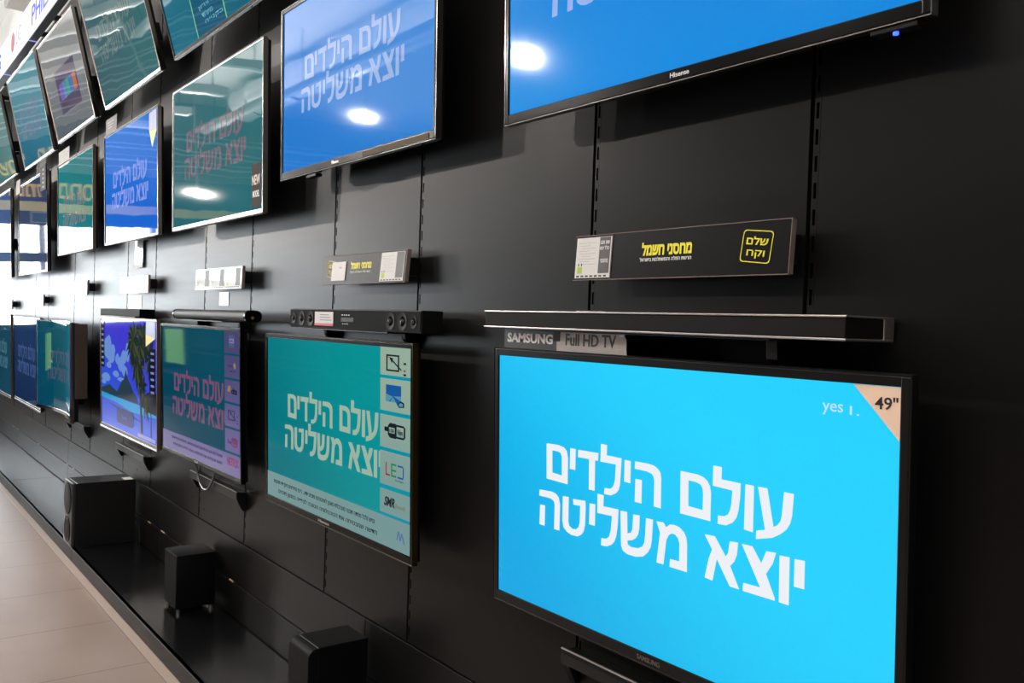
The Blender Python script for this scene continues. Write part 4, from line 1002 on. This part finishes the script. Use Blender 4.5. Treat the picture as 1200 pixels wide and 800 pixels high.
def square_logo(t, x, z, w, h, ang):
    o = thing('tmp', None, None)
    b = MB()
    def rr(inset):
        r = .007; pts = []
        a, c = w / 2 - inset, h / 2 - inset
        for sx, sz, a0 in ((1, 1, 0), (-1, 1, 90), (-1, -1, 180), (1, -1, 270)):
            for k in range(5):
                an = R(a0 + 22.5 * k)
                pts.append((sx * (a - r) + r * math.cos(an), sz * (c - r) + r * math.sin(an)))
        return pts
    cd = bpy.data.curves.new('s', 'CURVE'); cd.dimensions = '2D'; cd.fill_mode = 'BOTH'; cd.extrude = .0003
    for ins in (0, .0017):
        sp = cd.splines.new('POLY'); pts = rr(ins); sp.points.add(len(pts) - 1)
        for p_, q_ in zip(sp.points, pts): p_.co = (q_[0], q_[1], 0, 1)
        sp.use_cyclic_u = True
    me = curve_to_mesh(cd, 'square_logo')
    bpy.data.objects.remove(o)
    b.bm.free()
    o = flat_mesh_object(me, 'square_logo', YELLOW_PRINT, t, -w / 2, -h / 2, w, h, -.0006)
    a = text(heb('שלם'), 'logo_text', YELLOW_PRINT, o, -w * .36, h * .05, w * .72, h * .26, -.0006, .015)
    c = text(heb('וקח'), 'logo_text', YELLOW_PRINT, o, -w * .30, -h * .37, w * .60, h * .26, -.0006, .015)
    o.location = (x, 0, z)
    o.rotation_euler = (0, R(ang), 0)
    return o
square_logo(t, .521, .054, .070, .062, 6)
t, w, h = price_strip('price strip with a white card taped over the yellow lettering, above the six driver soundbar', -2.980, -2.383, 1.573, 1.674, .062, R(-5), 2)
dx, cw = price_sheet(t, .435, .150, h)
text(heb('מחסני חשמל'), 'shop_lettering', YELLOW_PRINT, t, .222, .050, .148, .026, -.0006, .045)
text(heb('הרשת הזולה והמשתלמת בישראל'), 'shop_subtitle', WHITE_PRINT, t, .222, .036, .146, .008, -.0006, .02)
square_logo(t, .075, .054, .060, .058, 6)
b = MB(); b.box(.082, .188, -.0022, -.0010, .012, .078, WHITE_PAPER); b.box(.138, .158, -.0024, -.002, .055, .060, mat('faint_print', (.34, .33, .33, 1), .5)); b.build('white_card', t)
t, w, h = price_strip('price strip with three printed sheets above the rounded grey soundbar', -4.406, -3.780, 1.570, 1.667, .06, R(-1.5), 3)
for k in range(3): price_sheet(t, .012 + .205 * k, .19, h)
t, w, h = price_strip('white price strip above the farthest soundbar', -5.861, -5.242, 1.565, 1.663, .06, R(0), 3)
for k in range(3): price_sheet(t, .012 + .205 * k, .18, h, plain=True)
t, w, h = price_strip('white price strip above the curved television', -7.374, -6.782, 1.564, 1.665, .06, R(0), 3)
for k in range(3): price_sheet(t, .012 + .195 * k, .18, h, plain=True)
t, w, h = price_strip('white price strip above the dark blue television', -9.081, -8.458, 1.479, 1.577, .06, 0, 3)
for k in range(3): price_sheet(t, .012 + .2 * k, .18, h, plain=True)
t, w, h = price_strip('white price strip farthest left on the wall', -10.749, -10.168, 1.438, 1.535, .06, 0, 3)
for k in range(3): price_sheet(t, .012 + .19 * k, .18, h, plain=True)

# loose cards on the wall and on television corners
def card(label, x0, x1, z0, z1, y, m=WHITE_PAPER, name='price_card', tilt=0, marks=True):
    t = thing(name, label, 'card', ((x0 + x1) / 2, y, z0), (tilt, 0, 0))
    hw = (x1 - x0) / 2
    b = MB(); b.box(-hw, hw, -.0012, 0, 0, z1 - z0, mat('sheet_under_film', (.7, .7, .7, 1), .5) if m is WHITE_PAPER else m); b.build('sheet', t)
    if marks:
        b = MB()
        for k in range(3): b.box(-hw * .6, hw * (.5 - .2 * k), -.0016, -.0012, (z1 - z0) * (.78 - .14 * k), (z1 - z0) * (.81 - .14 * k), mat('faint_print', (.34, .33, .33, 1), .5))
        b.build('printed_lines', t)
    return t
card('white curled card on the wall between the upper blue screen and the fourth price strip', -5.73, -5.555, 1.72, 1.885, -.012)
card('small cream card on the wall under the three sheet price strip', -4.225, -4.105, 1.497, 1.558, -.001)
card('pale card on the wall under the fourth price strip', -5.90, -5.60, 1.475, 1.552, -.001)
card('black and white price card behind the top left corner of the royal blue screen', -5.99, -5.72, 2.52, 2.64, -.138, GREY_PAPER)
card('white card on the top left corner of the sea green screen', -7.48, -7.10, 2.52, 2.64, -.138)
card('small white card on the top left corner of the slate screen', -9.42, -9.20, 2.50, 2.63, -.15)
t = thing('remote_tag', 'black tag with white print hanging over the right top corner of the slate screen', 'tag', (-7.95, -.158, 2.40), (0.028, 0, 0))
b = MB(); b.box(-.13, .11, -.006, .002, 0, .20, mat('tag_black', (.012, .010, .009, 1), .6, 0, .1), .003, 1); b.build('tag_plate', t)
for k in range(5):
    b = MB(); b.box(-.03, .03, -.0068, -.006, .02 + .034 * k, .036 + .034 * k, mat('tag_print', rgb(110, 96, 88), .6)); b.build('tag_print', t)
t = thing('power_cable', 'black cable loop hanging under the third lower television', 'cable', (-4.2, -.052, .724))
b = MB(); b.tube([(-.14 + .28 * k / 14, -.004, .006 - .11 * math.sin(math.pi * k / 14) ** .8) for k in range(15)], .006, mat('cable_sleeve', (.10, .10, .10, 1), .25), 10); b.build('cable_loop', t, True)
for q in (-.14, .14):
    b = MB(); b.box(q - .015, q + .015, -.012, .010, -.006, .014, MATTE_BLACK, .002); b.build('plug', t)

# ------------------------------------------------------------------ subwoofers on the plinth
t = thing('subwoofer', 'tall black subwoofer with a white label on top, farthest along the plinth', 'subwoofer', (-5.678, -.186, .077))
hx, hd, ht = .112, .172, .372
b = MB(); b.box(-hx, hx, -hd + .02, hd, .0, ht, add_noise_bump(mat('black_ash_veneer', (.008, .008, .008, 1), .45, 0, .4), (40, 40, 3), .1, .001), .002, 1); b.build('cabinet', t)
FR = mat('satin_baffle', (.03, .031, .033, 1), .4, 0, .3)
b = MB(); b.box(-hx - .001, hx + .001, -hd - .004, -hd + .021, .0, ht + .001, FR, .009, 3); bf = b.build('baffle', t, True)
b = MB(); b.rings((0, -hd - .004, .270), (0, -1, 0), [(.092, -.002), (.093, .004), (.086, .006), (.02, .0055), (.001, .0055)], mat('driver_grille', (.02, .021, .023, 1), .6, 0, .15), 40); b.build('driver_grille', t, True)
b = MB(); b.rings((0, -hd - .004, .090), (0, -1, 0), [(.076, -.001), (.077, .004), (.070, .005), (.060, .001)], MATTE_BLACK, 40)
b.rings((0, -hd - .004, .090), (0, -1, 0), [(.060, .0002), (.055, .0014), (.001, .0014)], mat('port_dark', (.010, .006, .005, 1), .6, 0, .1), 40); b.build('bass_port', t, True)
b = MB(); b.box(.024, .104, hd - .062, hd - .012, ht, ht + .0008, WHITE_PAPER); b.build('paper_label', t)
b = MB(); b.tube([(hx - .03, hd - .004, .14), (hx + .01, hd + .006, .13), (hx + .06, hd + .008, .10), (hx + .09, hd + .008, .03), (hx + .12, hd + .0, .006)], .004, MATTE_BLACK); b.build('cable', t, True)
t = thing('subwoofer', 'compact black subwoofer on short metal feet, middle of the three', 'subwoofer', (-4.19, -.115, .077))
hx, hd = .092, .088
b = MB(); b.box(-hx, hx, -hd, hd, .021, .268, VINYL, .003, 2); b.build('cabinet', t, True)
b = MB(); b.box(-hx + .002, hx - .002, -hd - .004, -hd + .001, .023, .266, mat('cloth_front', (.008, .008, .008, 1), .7, 0, .1), .002, 1); b.build('front_cloth', t)
for sx in (-1, 1):
    for sy in (-1, 1):
        b = MB(); b.cyl((sx * (hx - .016), sy * (hd - .014), 0), (sx * (hx - .016), sy * (hd - .014), .0215), .010, mat('satin_foot', (.55, .48, .44, 1), .25, .9), .009); b.build('foot', t, True)
t = thing('subwoofer', 'black subwoofer with a rounded front edge, cut by the bottom of the photo', 'subwoofer', (-2.675, -.135, .077))
hx, hd, ht = .076, .105, .317
b = MB(); b.box(-hx, hx, -hd + .03, hd, .006, ht, VINYL, .0025, 1); b.build('cabinet', t, True)
pts = []
for k in range(7):
    a = R(90 + 15 * k); pts.append((-hd + .026 + .03 * math.cos(a), ht - .032 + .03 * math.sin(a)))
for k in range(7):
    a = R(180 + 15 * k); pts.append((-hd + .026 + .03 * math.cos(a), .036 + .03 * math.sin(a)))
pts += [(-hd + .0295, .006), (-hd + .0295, ht - .002)]
b = MB(); b.prism(pts, 'X', -hx, hx, mat('satin_front_panel', (.006, .006, .0065, 1), .55, 0, .08), .0); b.build('front_panel', t, True)
for sx in (-1, 1):
    for sy in (-1, 1):
        b = MB(); b.cyl((sx * (hx - .016), sy * (hd - .03), 0), (sx * (hx - .016), sy * (hd - .03), .0065), .012, MATTE_BLACK); b.build('foot', t)

# ------------------------------------------------------------------ lit sign over the top row
LIT = mat('lit_acrylic', (.12, .12, .13, 1), .3, emit=rgb(238, 238, 252), strength=.9)
STRIP_TOP = mat('added_sign_uplight', (.9, .9, .9, 1), .4, emit=(1, .98, .94, 1), strength=5.5)  # glow added on top of the sign to brighten wall and ceiling above
LITB = mat('blue_acrylic', (.01, .02, .1, 1), .5, emit=rgb(40, 76, 230), strength=1.0)
LITR = mat('red_acrylic', (.1, .01, .01, 1), .3, emit=rgb(180, 30, 50), strength=.9)
LITG = mat('grey_acrylic', (.1, .1, .11, 1), .3, emit=rgb(150, 152, 170), strength=1.0)
SEG = [(-12.9, -10.74, None), (-10.74, -9.41, 'blue'), (-9.41, -8.08, 'round'), (-8.08, -6.75, 'word')]
slabels = ['plain lit panel of the wall top sign at the far end', 'lit sign panel with blue letters cut by the photo edge', 'lit sign panel with a red round logo and grey letters', 'lit sign panel with tall blue letters, nearest in view', 'plain lit sign panel above the top row, out of the frame']
for (x0, x1, k), lb in zip(SEG[:4], slabels[:4]):
    t = thing('lit_sign', lb, 'sign', (x0, -.215, 3.60), group='lit sign panels above the televisions')
    w = x1 - x0
    b = MB(); b.box(.003, w - .003, -.060, 0, 0, .285, STEEL_BLACK, .002, 1); b.build('sign_case', t)
    b = MB(); b.box(.003, w - .003, -.0655, -.0602, .003, .285, LIT); b.build('lit_face', t)
    b = MB(); b.box(.01, w - .01, -.055, -.005, .2855, .290, STRIP_TOP); b.build('added_top_glow', t)
    for q in (.2, .8):
        b = MB(); b.box(w * q, w * q + .03, .0, .2145, .12, .16, STEEL_BLACK); b.build('wall_arm', t)
    if k is not None:
        b = MB(); b.box(.0035, .015, -.062, -.002, -.004, .0, mat('light_leak', (.3, .3, .6, 1), .3, emit=rgb(150, 150, 255), strength=1.2)); b.build('light_gap', t)
    if k == 'word':
        text('PHILIPS', 'sign_letters', LITB, t, .17, .07, 1.03, .155, -.066, .01, .001)
    if k == 'blue':
        text('G', 'sign_letters', LITB, t, 1.04, .08, .13, .145, -.066, .03, .001)
    if k == 'round':
        b = MB()
        b.rings((.545, -.0655, .163), (0, -1, 0), [(.085, 0), (.085, .002), (.001, .002)], LITR, 32)
        b.build('round_logo', t)
        text('LG', 'sign_letters', LITG, t, .72, .095, .25, .13, -.066, .0, .001)
